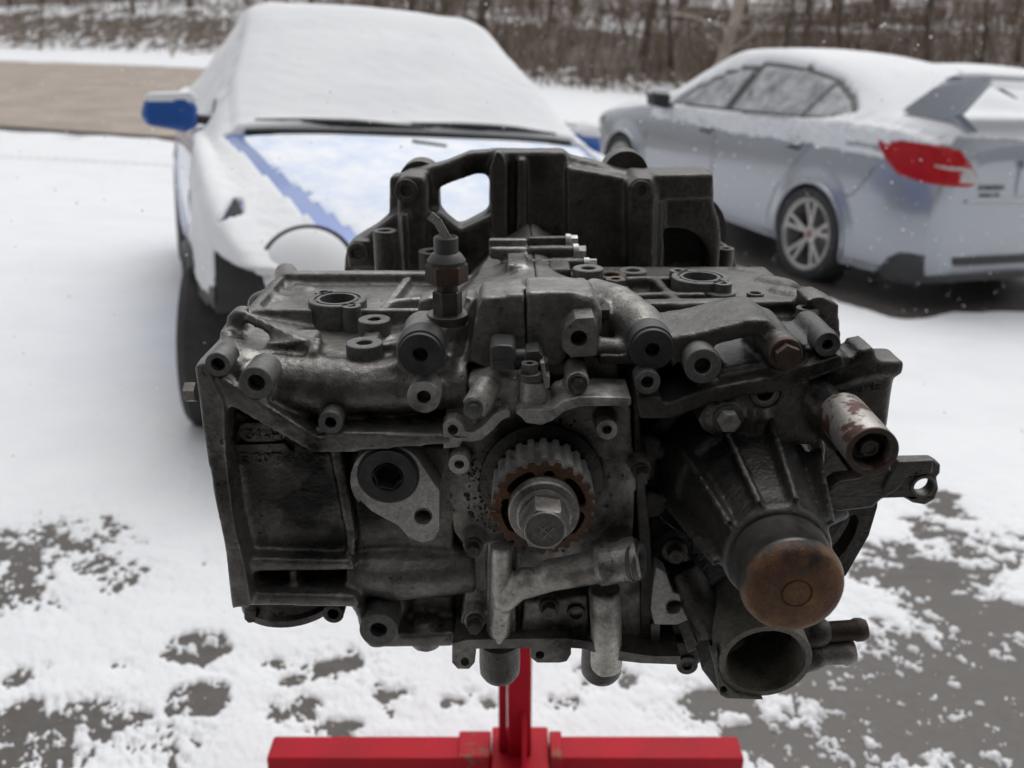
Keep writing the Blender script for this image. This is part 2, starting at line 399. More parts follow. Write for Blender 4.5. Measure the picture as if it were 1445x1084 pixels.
# unseen shell added behind the camera to shade the engine: walls, ceiling, door head
M['wall'] = mat('unseen_garage_board', (.62, .61, .59), .8, col2=(.55, .54, .52), scale=3)  # pale boards of the added shell, chosen to bounce light forward
GY = -0.6
gar = empty('unseen_garage', (0, -3, 0)); tag(gar, 'unseen building interior added behind the camera to shade the engine, open door towards the drive', 'unseen_garage')
mb = MB(); mb.box((-2.6, -6, 0), (-2.5, GY - .1, 2.65)); mb.obj('wall', M['wall'], gar); mb = MB(); mb.box((2.5, -6, 0), (2.6, GY - .1, 2.65)); mb.obj('wall', M['wall'], gar)
mb = MB(); mb.box((-2.6, -6.1, 0), (2.6, -6.0, 2.65)); mb.obj('wall', M['wall'], gar)
mb = MB(); mb.box((-2.6, -6.1, 2.65), (2.6, GY - .1, 2.75)); mb.obj('ceiling', M['wall'], gar)
mb = MB(); mb.box((-2.6, GY - .1, 2.35), (2.6, GY, 3.0)); mb.obj('door_header', M['wall'], gar)
mb = MB(); mb.box((-3.4, GY - .1, 0), (-1.75, GY, 2.35)); mb.obj('door_jamb', M['wall'], gar); mb = MB(); mb.box((1.75, GY - .1, 0), (3.4, GY, 2.35)); mb.obj('door_jamb', M['wall'], gar)

# =================================================================== ENGINE STAND
M['red'] = mat('red_stand_paint', (.42, .005, .018), .55, 0, spec=.18, col2=(.33, .006, .016), scale=9, bump=.12, bscale=60)
M['red_worn'] = mat('worn_red_paint', (.40, .005, .018), .55, 0, spec=.2, col2=(.20, .10, .06), scale=22, bump=.3, bscale=120, split=(.5, .62), det=7)
stn = empty('engine_stand', (.03, .82 + .36, 0)); tag(stn, 'red steel engine stand with a wide crossbar standing on the snow', 'engine stand')
SY0, SY1, STZ = 1.185, 1.235, .10
xl, xr = atZ(384, 1044, STZ).x, atZ(1042, 1042, STZ).x
cl, cr = atZ(648, 1038, STZ).x, atZ(792, 1038, STZ).x; xp0, xp1 = atZ(693, 1040, STZ).x, atZ(775, 1040, STZ).x; pc = (xp0 + xp1) / 2 + .004
MB().box((xl, SY0, STZ - .055), (cl + .02, SY1, STZ)).obj('crossbar', M['red'], stn, bevel=.004); MB().box((cr - .02, SY0, STZ - .055), (xr, SY1, STZ)).obj('crossbar', M['red'], stn, bevel=.004)
MB().box((cl, SY0 - .006, STZ - .060), (xp0, SY1 + .006, STZ + .007)).obj('sleeve', M['red_worn'], stn, bevel=.003); MB().box((xp1, SY0 - .006, STZ - .060), (cr, SY1 + .006, STZ + .007)).obj('sleeve', M['red_worn'], stn, bevel=.003)
MB().box((xp0 + .001, SY0 - .05, STZ - .062), (xp1 - .001, SY1 + .03, STZ - .006)).obj('base_socket', M['red'], stn, bevel=.003)
pl0, pl1 = atY(716, 1000, 1.2).x, atY(750, 1000, 1.2).x
MB().box((pl0, 1.196, STZ - .01), (pl1, 1.25, Z0 + .03)).obj('post', M['red'], stn, bevel=.004)
MB().box((pl0 - .014, 1.205, STZ - .01), (pl0 - .001, 1.245, STZ + .16)).obj('post_plate', M['red'], stn, bevel=.002)
MB().lathe(Vector((pl0 - .012, 1.20, STZ + .165)), YM, [(-.01, 0), (-.01, .007), (.004, .007), (.004, 0)], 6).obj('bolt', mat('brass_bolt', (.35, .28, .16), .4, .8), stn)
mb = MB(); gx = (pl0 + pl1) / 2 + .004
mb.prism3([(gx, 1.195, STZ + .085), (gx, 1.195, STZ - .01), (gx, 1.075, STZ - .01), (gx, 1.085, STZ + .004)], (.007, 0, 0)); mb.obj('gusset', M['red'], stn, bevel=.001)
MB().box((gx - .03, .30, STZ - .062), (gx + .03, 1.134, STZ - .012)).obj('front_leg', M['red'], stn, bevel=.004)
MB().lathe(Vector((X0, 1.30, .9245)), (0, -1, 0), [(0, 0), (0, .035), (.22, .035), (.22, 0)], 28).obj('rotating_head', M['red'], stn)
MB().lathe(Vector((.019, 1.09, .9245)), (0, -1, 0), [(0, 0), (0, .075), (.012, .075), (.012, 0)], 28).obj('mount_plate', M['red'], stn)
for sx, sz in ((-.13, -.10), (.13, -.10), (-.15, .07), (.15, .07)):
    MB().bar(Vector((.019, 1.072, .9245)) + Vector((sx * .25, 0, sz * .25)), Vector((.019 + sx, 1.072, .9245 + sz)), .03, .012, (0, 1, 0)).obj('mount_arm', M['plug'], stn)
    MB().cyl(Vector((.019 + sx * .93, 1.066, .9245 + sz * .93)), Vector((.019 + sx * .93, .925, .9245 + sz * .93)), .011).obj('mount_sleeve', M['plug'], stn)
for cx_, cy_ in ((xl + .03, 1.21), (xr - .03, 1.21), (gx, .36)):
    mb = MB(); mb.cyl((cx_ - .012, cy_, .021), (cx_ + .012, cy_, .021), .021); mb.bar((cx_ - .017, cy_, .018), (cx_ - .017, cy_, .046), .003, .02, (0, 1, 0)); mb.bar((cx_ + .017, cy_, .018), (cx_ + .017, cy_, .046), .003, .02, (0, 1, 0)); mb.obj('caster', M['plug'], stn)
# =================================================================== ENGINE
eng = empty('engine_block', (X0, 0.72, 0.80))
tag(eng, 'dirty dark metal engine block with a toothed crank sprocket, held on the red stand', 'engine')
def rp(px, py, d, r): return r * mpp(P(px, py, d))       # pixel radius -> metres on plane d
def ycyl(mb, px, py, r, d0, d1, r1=None, n=24):          # round bar along the crank axis, its near end at (px,py) on d0
    a = P(px, py, d0); rr = rp(px, py, d0, r)
    return mb.cyl(a, a + Vector((0, (d1 - d0) / 1000, 0)), rr, rr if r1 is None else r1 * rr, n)
def zcyl(mb, px, py, r, d, h, r1=1.0, n=24):             # upright round bar, top centre at (px,py) on d, height h mm
    a = P(px, py, d); rr = rp(px, py, d, r)
    return mb.cyl(a - Vector((0, 0, h / 1000)), a, rr * r1, rr, n)
def part_boss(px, py, ro, ri, d, L, m='machined_dark', name='bolt_boss', parent=None):
    a = P(px, py, d)
    mb = MB().boss(a, YM, rp(px, py, d, ro), rp(px, py, d, ri), L / 1000)
    return mb.obj(name, M[m], parent or eng)
def part_zboss(px, py, ro, ri, d, h, m='machined_dark', name='bolt_boss', parent=None, r1=1.0):
    a = P(px, py, d); r = rp(px, py, d, ro)
    return MB().boss(a, UP, r, rp(px, py, d, ri), h / 1000).obj(name, M[m], parent or eng)
def part_bolt(px, py, r, d, h=7, axis=YM, m='bolt', parent=None, flange=1.3):
    return MB().hexbolt(P(px, py, d), axis, rp(px, py, d, r), h / 1000, flange).obj('bolt', M[m], parent or eng, smooth=30)

# ---------------------------------------------------------------- left crankcase half
L = MB()
L.prism([(292, 560), (455, 640), (490, 638), (490, 800), (338, 800)], 20, 190); L.prism([(480, 638), (640, 628), (640, 790), (500, 800), (480, 800)], 27, 190)           # recessed face and barrel
L.box((X0 - .205, FY + .055, Z0 + .015), (X0 - .02, FY + .20, Z0 + .076))                            # deep behind the pipe
L.box((X0 - .203, FY + .050, Z0 - .092), (X0 - .02, FY + .20, Z0 - .045))
L.box((X0 - .10, FY + .040, Z0 - .100), (X0 - .006, FY + .32, Z0 + .05))
L.prism([(273, 516), (291, 512), (300, 540), (316, 572), (318, 640), (330, 740), (345, 800), (354, 857), (326, 861), (318, 780), (301, 700), (285, 600)], -4, 200)  # deck flange
L.prism([(296, 545), (312, 532), (450, 618), (470, 610), (640, 613), (640, 627), (468, 641), (440, 640), (305, 562)], 2, 45)  # diagonal rib
L.prism([(334, 787), (496, 792), (500, 806), (336, 808)], 8, 40)
L.prism([(336, 838), (500, 841), (508, 858), (340, 856)], 4, 200)
L.prism([(406, 804), (420, 804), (417, 842), (411, 842)], 14, 60)
L.prism([(462, 628), (480, 628), (502, 760), (499, 798), (486, 798), (488, 760)], 13, 40)
L.prism([(345, 835), (360, 800), (330, 760), (325, 858)], 6, 60)
# coolant gallery under the deck
L.tube([P(330, 520, 30), P(372, 536, 30), P(450, 545, 26), P(560, 545, 30), P(660, 540, 34)], [.016, .0185, .018, .0175, .016], 18)
L.prism([(285, 522), (300, 497), (330, 500), (410, 516), (520, 520), (640, 500), (640, 530), (420, 545), (330, 560)], 20, 120)
L.prism([(276, 514), (300, 496), (318, 498), (340, 512), (340, 530), (300, 545)], 10, 40)             # corner ear
ycyl(L, 307, 516, 19, 10, 40); ycyl(L, 361, 541, 24, 7, 40); ycyl(L, 466, 598, 18, 10, 45); ycyl(L, 598, 561, 24, 14, 60)
L.prism([(573, 541), (624, 541), (624, 562), (573, 562)], 14, 60)
L.cap(P(372, 541, 26), P(430, 546, 30), .0135)
# lower body
L.tube([P(495, 800, 32), P(560, 806, 30), P(670, 800, 34)], [.017, .020, .017], 18)
L.prism([(500, 850), (640, 838), (640, 908), (522, 912), (506, 884)], 42, 240)
L.prism([(512, 893), (560, 897), (640, 893), (640, 914), (521, 916)], 22, 240)
ycyl(L, 534, 890, 28, 16, 60); L.cap(P(534, 888, 34), P(556, 846, 40), .0125)
zcyl(L, 600, 872, 17, 34, 22, 1.3)
L.prism([(628, 780), (672, 780), (672, 905), (628, 905)], 48, 110); L.prism([(487, 842), (506, 845), (524, 900), (510, 885)], 8, 60)
# upper deck of the bank
L.box((X0 - .206, FY + .022, Z0 + .060), (X0 - .06, FY + .20, Z0 + .073))
L.box((X0 - .196, FY + .112, Z0 + .062), (X0 - .045, FY + .225, Z0 + .082))
a, b = P(350, 449, 100), P(606, 449, 100)
L.bar(a, b, .006, .014); L.bar(P(345, 449, 100), P(318, 480, 50), .007, .012)
L.bar(atZ(400, 397, Z0 + .083), atZ(640, 397, Z0 + .083), .012, .016)
L.cap(atZ(404, 388, Z0 + .078), atZ(406, 402, Z0 + .078), .010)
L.bar(atZ(577, 402, Z0 + .083), atZ(540, 450, Z0 + .083), .006, .014)
L.bar(atZ(556, 435, Z0 + .084), atZ(640, 430, Z0 + .084), .006, .014)
for (x, y, r) in ((395, 412, .011), (372, 432, .012), (420, 418, .010), (388, 422, .009)): L.cap(atZ(x, y, Z0 + .074), atZ(x + 18, y + 4, Z0 + .074), r)
L.prism([(318, 449), (330, 438), (346, 439), (342, 474), (324, 478)], 58, 72)                         # upright tab
L.bar(P(340, 444, 62), P(428, 486, 36), .004, .007)
L.prism([(375, 484), (440, 481), (447, 500), (372, 503)], 34, 60)
L.bar(P(448, 482, 40), P(442, 506, 28), .007, .010)
zcyl(L, 514, 504, 26, 38, 26); zcyl(L, 528, 468, 23, 78, 16); L.bar(P(514, 508, 42), P(530, 472, 76), .010, .012)
L.bar(P(536, 492, 42), P(580, 485, 50), .008, .008)
# sensor pedestal and plugged gallery
zcyl(L, 632, 452, 31, 50, 52); ycyl(L, 592, 500, 34, 14, 60); L.cap(P(596, 500, 38), P(640, 500, 50), .0165)
L.prism([(590, 425), (612, 418), (612, 455), (588, 455)], 70, 92); L.prism([(655, 420), (672, 422), (668, 452), (655, 452)], 66, 90)
# half of the top ridge and the front top cover
def ridge(mb, s):
    sec = []
    for (d, top, w0, w1, zb) in ((44, .122, .040, .052, .06), (72, .112, .034, .070, .066), (120, .109, .026, .082, .072), (190, .104, .020, .070, .068), (300, .101, .012, .052, .066), (345, .100, .012, .045, .06)):
        sec.append([Vector((X0 - .002 + s * x, FY + d / 1000, Z0 + z)) for (x, z) in
                    ((0, top), (w0 * .5, top - .002), (w0, top - .007), ((w0 + w1) / 2, (top * .6 + zb * .4)), (w1, zb), (w1, .0), (0, .0))])
    rows = [[mb.bm.verts.new(p) for p in s_] for s_ in sec]
    n = len(rows[0])
    for A, B in zip(rows, rows[1:]):
        for k in range(n): mb.bm.faces.new((A[k], A[(k + 1) % n], B[(k + 1) % n], B[k]))
    mb.bm.faces.new(rows[0]); mb.bm.faces.new(rows[-1][::-1])
ridge(L, -1)
L.prism([(667, 475), (673, 432), (680, 420), (714, 419), (716, 416), (740, 415), (742, 470), (742, 520), (690, 524), (660, 510)], 26, 64)
L.prism([(700, 402), (716, 388), (716, 374), (743, 374), (743, 402)], 150, 190)
L.bar(P(690, 345, 240), P(744, 345, 240), .008, .01); L.bar(P(690, 357, 215), P(744, 357, 215), .008, .01)
half_l = cast(L, 'crankcase_half', M['cast'], eng, voxel=.0018)
half_l['label'] = 'crankcase half with the raised casting marks on its recessed face'

# raised lettering pads on the recessed face
pad = MB().prism([(338, 600), (346, 596), (392, 595), (402, 600), (406, 610), (401, 619), (390, 623), (348, 624), (338, 618), (334, 609)], 14.5, 22)
pad_o = pad.obj('casting_pad', M['cast'], eng, bevel=.0008)
pad2 = MB().prism([(330, 628), (402, 626), (414, 638), (410, 654), (340, 657), (331, 650)], 15.5, 22).obj('casting_pad', M['cast'], eng, bevel=.0008)
def text(name, s, p, size, axis_x, axis_up, ext, material, parent, width=None, align='LEFT', spacing=1.0):
    c = bpy.data.curves.new(name, 'FONT'); c.body = s; c.size = size; c.extrude = ext; c.align_x = align; c.resolution_u = 2; c.space_character = spacing
    c.offset = 0.0
    tmp = bpy.data.objects.new('tmp', c); COL.objects.link(tmp)
    dg = bpy.context.evaluated_depsgraph_get(); me = bpy.data.meshes.new_from_object(tmp.evaluated_get(dg))
    bpy.data.objects.remove(tmp); bpy.data.curves.remove(c)
    x = Vector(axis_x).normalized(); u = Vector(axis_up).normalized(); z = x.cross(u)
    if width:
        xs = [v.co.x for v in me.vertices]; k = width / (max(xs) - min(xs))
        for v in me.vertices: v.co.x *= k
    mx = Matrix((x, u, z)).transposed().to_4x4(); mx.translation = Vector(p) - (WL[parent.name] if parent else Vector())
    me.transform(mx); me.materials.clear()
    o = link(name, me, material, parent, WL[parent.name] if parent else Vector(), smooth=0)
    o.location = (0, 0, 0) if parent else o.location
    return o
XA = (1, 0, 0)
text('casting_mark', '31-H', P(347, 620, 14.2), .0095, XA, UP, .0010, M['cast'], eng, width=.0215)
text('casting_mark', 'EJ20T', P(338, 652, 15.2), .0090, XA, UP, .0010, M['cast'], eng, width=.026)
text('casting_mark', '15', P(400, 498, 33.5), .0085, XA, UP, .0005, M['cast'], eng)

# bored faces on the left half
part_boss(307, 515, 18, 10, -3.5, 20); part_boss(361, 541, 24, 12.5, -7.5, 25, 'machined_dark'); part_boss(466, 597, 17, 8.5, -2.5, 18)
part_boss(598, 561, 24, 10, .5, 24, 'machined'); part_boss(534, 890, 27, 12, 2.5, 25, 'machined_dark')
part_zboss(514, 483, 26, 11, 38, 20); part_zboss(528, 450, 23, 9, 78, 15)
ZP = Z0 + .095
def port(px, py, rx, name='coolant_port'):
    p = atZ(px, py, ZP); r = rx * mpp(p)
    mb = MB(); mb.lathe(p, UP, [(-.024, 0), (-.024, r * 1.0), (-.0006, r), (0, r - .0006), (0, r * .80), (-.0012, r * .79), (-.0012, r * .72), (0, r * .71), (0, r * .60), (-.02, r * .57), (-.022, 0)], 48)
    for s, ang in ((1, 2.2), (1, -.95)):
        q = p + Vector((math.cos(ang), math.sin(ang), 0)) * r * 1.06
        mb.lathe(q, UP, [(-.02, 0), (-.02, r * .34), (0, r * .32), (0, r * .16), (-.012, r * .15), (-.012, 0)], 18)
    return mb.obj(name, M['machined_dark'], eng)
port(476, 421, 41); port(988, 390, 40)
# black gallery plug, cover plate with the hex socket plug
mb = MB(); a = P(593, 501, -2); r = rp(593, 501, -2, 32)
mb.lathe(a, YM, [(-.02, 0), (-.02, r * 1.05), (-.004, r * 1.05), (-.0035, r * .97), (-.0005, r * .97), (0, r * .95), (0, r * .36), (-.0006, r * .33), (-.008, r * .32), (-.009, 0)], 40)
mb.obj('gallery_plug', M['plug'], eng)
pl = MB(); arc = [(547 + 53 * math.cos(t), 678 + 50 * math.sin(t)) for t in np.linspace(2.45, 5.75, 16)]
pl.prism(arc + [(612, 682), (620, 692), (620, 748), (612, 762), (596, 766), (578, 760), (562, 742), (525, 722), (508, 706)], 6, 30,
         holes=[[(597 + 13 * math.cos(t), 729 + 12 * math.sin(t)) for t in np.linspace(0, 6.28, 20)[:-1]], [(547 + 30 * math.cos(t), 675 + 28 * math.sin(t)) for t in np.linspace(0, 6.28, 28)[:-1]]])
pl_o = pl.obj('cover_plate', M['machined'], eng, bevel=.0008)
MB().boss(P(597, 729, 12), YM, rp(597, 729, 12, 13), rp(597, 729, 12, 10), .012).obj('bolt_hole', M['machined'], pl_o)
a = P(547, 674, 2); r = rp(547, 674, 2, 41)
MB().lathe(a, YM, [(-.018, 0), (-.018, r * 1.08), (-.003, r * 1.08), (-.003, r), (-.0008, r), (0, r * .96), (0, r * .56), (-.001, r * .53), (-.014, r * .50), (-.015, 0)], 44).obj('socket_plug', M['plug'], pl_o)
hexm = MB(); hexm.open = True; hexm.lathe(a + YM * .0004, YM, [(-.0015, r * .53), (-.002, r * .50), (-.0135, r * .47)], 6, .3)
hexm.obj('hex_socket', M['plug'], pl_o, smooth=20)
# side bolt on the deck, small side boss
MB().hexbolt(P(276, 553, 14), (-1, 0, 0), rp(276, 553, 14, 15), .0085, 0).obj('bolt', M['steel'], eng, smooth=30)
# round flanged outlet under the half
c = P(413, 862, 60); rr = .0345
mb = MB(); mb.lathe(Vector((c.x, c.y, Z0 - .085)), -UP, [(0, 0), (0, rr * .8), (.012, rr * .82), (.024, rr * .92), (.026, rr * 1.02), (.031, rr * 1.02), (.032, rr * .98), (.032, rr * .8), (.02, rr * .78), (.02, 0)], 48)
mb.obj('outlet_flange', M['cast_dark'], eng)
part_boss(470, 867, 15, 8, 26, 20, 'cast_dark')
MB().prism([(344, 858), (362, 862), (362, 878), (350, 880), (344, 874)], 30, 60).obj('outlet_lug', M['cast_dark'], eng, bevel=.001)

# ---------------------------------------------------------------- oil pressure sender on its pedestal
snd = MB(); a = P(632, 446, 50); k = mpp(a)
snd.lathe(a, UP, [(-.004, 0), (-.004, 30 * k), (.0015, 30 * k), (.002, 29 * k), (.002, 0)], 32)
snd.lathe(a, UP, [(0, 21 * k), (.016, 21 * k), (.017, 19 * k)], 6, .25)
snd.lathe(a, UP, [(.016, 15 * k), (.024, 15 * k)], 20)
snd_o = snd.obj('pressure_sender', M['bolt'], eng, smooth=30)
mb = MB(); mb.lathe(a, UP, [(.0215, 16 * k), (.0225, 30 * k), (.033, 30 * k), (.034, 28 * k)], 6, .1); mb.obj('hex_nut', M['rust_dark'], snd_o, smooth=30)
mb = MB(); mb.lathe(a, UP, [(.033, 26 * k), (.036, 27 * k), (.040, 21 * k), (.041, 17 * k), (.050, 17 * k), (.051, 15 * k), (.049, 12 * k), (.049, 0)], 28); mb.obj('insulator', M['black'], snd_o)
t0 = a + UP * .049
mb = MB(); mb.bar(t0 + Vector((.001, 0, 0)), t0 + Vector((-.005, .001, .011)), .0052, .0011, (0, 1, 0)); mb.bar(t0 + Vector((-.005, .001, .0108)), t0 + Vector((-.0095, .001, .0145)), .0052, .0011, (0, 1, 0))
mb.obj('terminal_blade', M['machined'], snd_o)

# ---------------------------------------------------------------- right crankcase half
Q = MB()
Q.box((X0 + .02, FY + .085, Z0 - .095), (X0 + .200, FY + .24, Z0 + .074))
Q.box((X0 - .005, FY + .034, Z0 - .108), (X0 + .052, FY + .34, Z0 + .06)); Q.box((X0 + .04, FY + .085, Z0 - .108), (X0 + .11, FY + .34, Z0 + .06))
Q.prism([(905, 600), (1150, 580), (1240, 640), (1225, 720), (1180, 800), (1150, 880), (930, 900)], 88, 240); Q.box((X0 + .04, FY + .05, Z0 + .03), (X0 + .19, FY + .10, Z0 + .074))
TC = MB(); ridge(TC, 1)
TC.prism([(742, 415), (742, 413), (800, 412), (838, 417), (850, 440), (850, 470), (800, 500), (792, 520), (742, 520)], 26, 64)
TC.prism([(797, 460), (812, 449), (838, 447), (843, 460), (842, 503), (806, 506), (793, 492)], 20, 60)    # square lug
TC.prism([(815, 425), (836, 424), (840, 449), (812, 452)], 24, 80)
TC.tube([P(835, 425, 100), P(868, 437, 70), P(900, 462, 44), P(921, 492, 26)], [.016, .0165, .0165, .0155], 18)
TC.cap(P(850, 492, 30), P(915, 500, 30), .0075); Q.prism([(845, 500), (905, 502), (905, 515), (845, 515)], 20, 60)
ycyl(Q, 921, 493, 33, 16, 60)
# slanted front rail
Q.prism([(938, 492), (948, 476), (985, 470), (1060, 451), (1083, 452), (1132, 488), (1128, 505), (1100, 500), (1068, 474), (1010, 488), (1004, 496), (975, 500), (950, 520)], 10, 62)
Q.prism([(1000, 500), (1072, 474), (1106, 503), (1006, 526)], 52, 70); ycyl(Q, 992, 517, 26, 9, 60); ycyl(Q, 1108, 499, 25, -2, 60); Q.cap(P(1108, 499, 10), P(1070, 462, 52), .0115); Q.cap(P(990, 515, 24), P(962, 486, 50), .0125)
Q.prism([(900, 574), (935, 572), (1000, 548), (1100, 530), (1188, 500), (1196, 518), (1110, 552), (1010, 568), (948, 592), (902, 593)], 0, 60)
Q.prism([(1000, 525), (1060, 512), (1130, 512), (1100, 535), (1005, 552)], 14, 60)
ycyl(Q, 914, 540, 19, 8, 50); Q.prism([(896, 560), (934, 560), (936, 580), (898, 580)], 0, 50)
ycyl(Q, 1168, 487, 20, 14, 60); Q.prism([(1128, 500), (1146, 490), (1190, 500), (1196, 505), (1185, 520), (1140, 525)], 6, 60)
# head face flange of the right bank, with its stepped top
Q.prism([(1188, 505), (1211, 503), (1213, 494), (1232, 491), (1237, 497), (1238, 510), (1274, 510), (1277, 514), (1275, 528), (1270, 532), (1262, 532), (1252, 600), (1244, 650), (1215, 690), (1180, 640), (1150, 560)], 8, 34)
Q.prism([(1158, 560), (1200, 545), (1238, 535), (1260, 533), (1250, 615), (1200, 600)], 4, 40)
# top of the bank: ribs, lumps, bosses
Q.box((X0 + .05, FY + .10, Z0 + .060), (X0 + .196, FY + .26, Z0 + .080))
Q.bar(atZ(905, 440, Z0 + .083), atZ(1150, 436, Z0 + .083), .013, .016)
Q.bar(atZ(925, 402, Z0 + .085), atZ(960, 440, Z0 + .085), .007, .012); Q.bar(atZ(890, 425, Z0 + .084), atZ(995, 424, Z0 + .084), .007, .012); Q.bar(atZ(880, 401, Z0 + .085), atZ(950, 400, Z0 + .085), .007, .012)
for (x, y, r, w) in ((1040, 396, .012, 36), (1082, 412, .014, 26), (1100, 428, .014, 22)): Q.cap(atZ(x, y, Z0 + .071), atZ(x + w, y + 6, Z0 + .071), r)
zcyl(Q, 1012, 452, 24, 112, 14); zcyl(Q, 1016, 424, 22, 150, 14); zcyl(Q, 1140, 455, 19, 95, 28)
Q.prism([(1139, 422), (1160, 418), (1184, 430), (1187, 480), (1165, 490), (1140, 480)], 92, 120)
zcyl(Q, 868, 412, 20, 140, 36); zcyl(Q, 862, 400, 22, 190, 20); zcyl(Q, 830, 394, 22, 150, 24); zcyl(Q, 893, 394, 20, 230, 16)
Q.prism([(775, 382), (796, 379), (806, 379), (806, 398), (790, 398)], 150, 180)
Q.bar(P(744, 341, 240), P(802, 340, 240), .008, .008); Q.bar(P(744, 356, 212), P(812, 355, 212), .009, .009); Q.bar(P(744, 373, 190), P(826, 372, 190), .008, .008)
half_r = cast(Q, 'crankcase_half', M['cast_dark'], eng, voxel=.0018)
cast(TC, 'case_ridge', M['cast'], eng, voxel=.0018)
half_r['label'] = 'oily crankcase half behind the rusty canister'
part_boss(992, 517, 26, 12, -5.5, 20); part_boss(914, 540, 18, 9, -5.5, 14); part_boss(1168, 487, 18, 8, 2.5, 16)
part_zboss(1012, 437, 24, 11, 112, 12); part_zboss(1016, 411, 22, 10.5, 150, 12); part_zboss(1140, 434, 16, 8, 95, 16); part_zboss(1066, 413, 12, 8, 150, 8)
part_zboss(862, 387, 22, 12, 190, 12, 'rust_dark'); part_zboss(830, 378, 22, 10, 150, 14); part_zboss(893, 381, 20, 10, 230, 12)
MB().hexbolt(P(868, 411, 140), UP, rp(868, 411, 140, 16), .010).obj('bolt', M['bolt'], eng, smooth=30)
for (x, y, d, r) in ((802, 340, 240, 8), (813, 355, 212, 9), (828, 372, 190, 7)):
    MB().hexbolt(P(x, y, d), XA, rp(x, y, d, r), .008, 1.25).obj('bolt', M['machined'], eng, smooth=30)
MB().hexbolt(P(846, 440, 44), XA, rp(846, 440, 44, 13), .008, 0).obj('bolt', M['plug'], eng, smooth=30)
part_bolt(1108, 499, 18, -4, 8, m='rust_dark')
mb = MB(); a = P(921, 494, 0); r = rp(921, 494, 0, 31)
mb.lathe(a, YM, [(-.02, 0), (-.02, r * 1.05), (-.004, r * 1.05), (-.0035, r * .97), (-.0005, r * .97), (0, r * .95), (0, r * .34), (-.008, r * .30), (-.009, 0)], 40); mb.obj('gallery_plug', M['plug'], eng)
MB().prism([(797, 466), (800, 461), (812, 450), (838, 448), (843, 461), (842, 502), (806, 505), (793, 492)], 4, 24, holes=[[(817 + 12 * math.cos(t), 478 + 11.5 * math.sin(t)) for t in np.linspace(0, 6.283, 20)[:-1]]]).obj('square_lug', M['cast'], eng, bevel=.0012)
MB().boss(P(817, 478, 12), YM, rp(817, 478, 12, 13), rp(817, 478, 12, 10), .012).obj('bolt_hole', M['cast_dark'], eng)
text('casting_mark', 'J-E', P(1213, 551, 3.2), .0075, XA, UP, .0006, M['cast_dark'], eng, width=.013)

# ---------------------------------------------------------------- bell housing with its window
YB = 300
bell = MB()
outer = [(489, 352), (492, 344), (506, 334), (530, 320), (549, 303), (549, 252), (556, 248), (566, 249), (572, 244), (597, 238), (628, 230), (662, 216), (700, 213), (742, 214), (796, 214), (806, 222), (834, 228), (872, 240), (905, 246), (960, 244), (1006, 243), (1008, 300), (1014, 340), (1030, 352), (1038, 380), (1044, 470), (1030, 560), (980, 640), (880, 680), (660, 680), (550, 640), (496, 560), (484, 470), (486, 366)]
win = [(619, 266), (640, 257), (672, 246), (684, 246), (690, 252), (690, 294), (684, 303), (655, 318), (644, 320), (634, 314), (620, 296)]
bell.prism(outer, 366, 392, holes=[win])
# front-facing walls stepping towards the crankcase
def dpx(pts, dfrom, dto):   # same world outline on another plane: used to loft the conical walls
    return [P(x, y, dfrom) + Vector((0, (dto - dfrom) / 1000, 0)) for x, y in pts]
bell.prism([(700, 214), (798, 214), (804, 232), (800, 300), (790, 345), (700, 345)], 352, 380)
bell.prism([(690, 240), (700, 214), (706, 214), (716, 230), (716, 340), (702, 350), (694, 330)], 338, 370)
bell.prism([(730, 225), (742, 225), (745, 345), (728, 345)], 342, 370)
bell.prism([(800, 236), (880, 250), (893, 262), (893, 392), (860, 400), (800, 370)], 340, 380)
bell.prism([(886, 262), (900, 250), (918, 252), (925, 270), (923, 392), (896, 395), (888, 380)], 318, 380)   # right rib with bolt hole
bell.prism([(918, 256), (925, 247), (938, 250), (936, 392), (922, 395)], 325, 380)
bell.prism([(925, 247), (1007, 245), (1008, 290), (1016, 312), (1018, 345), (1014, 395), (925, 395)], 335, 385, holes=[[(952 + 50 * math.cos(t), 368 + 46 * math.sin(t)) for t in np.linspace(0, 6.283, 30)[:-1] if 368 + 46 * math.sin(t) < 392]])
bell.prism([(925, 247), (1007, 245), (1008, 280), (925, 284)], 322, 345)
bell.prism([(560, 254), (575, 248), (598, 250), (602, 262), (600, 392), (570, 395), (562, 330)], 330, 380)   # left rib with bolt hole
bell.prism([(500, 345), (560, 300), (566, 392), (500, 395)], 352, 380)
bell.prism([(600, 300), (620, 300), (650, 325), (690, 306), (700, 330), (700, 395), (600, 395)], 352, 380)
bell.prism([(488, 352), (500, 340), (520, 340), (530, 356), (526, 378), (492, 380)], 345, 380)
bell.prism([(1020, 360), (1034, 352), (1040, 372), (1040, 400), (1015, 400)], 352, 380)
bell.bar(P(571, 300, 322), P(575, 392, 318), .008, .01)
bell_o = cast(bell, 'bell_housing', M['cast_dark'], eng, voxel=.0022, it=5, relief=.0008, size=.02)
for (x, y, ro, ri, d) in ((573, 270, 17, 8.5, 327), (905, 270, 15, 7.5, 315), (505, 358, 15, 9, 342)):
    part_boss(x, y, ro, ri, d, 14, 'cast_dark', parent=bell_o)
part_zboss(543, 325, 17, 9, 300, 45, 'cast_dark', 'dowel_post'); part_zboss(612, 354, 22, 12, 270, 36, 'rust_dark', 'dowel_post'); part_zboss(1024, 350, 12, 6, 350, 24, 'cast_dark', 'dowel_post')
part_zboss(500, 384, 13, 8, 290, 12, 'cast_dark')
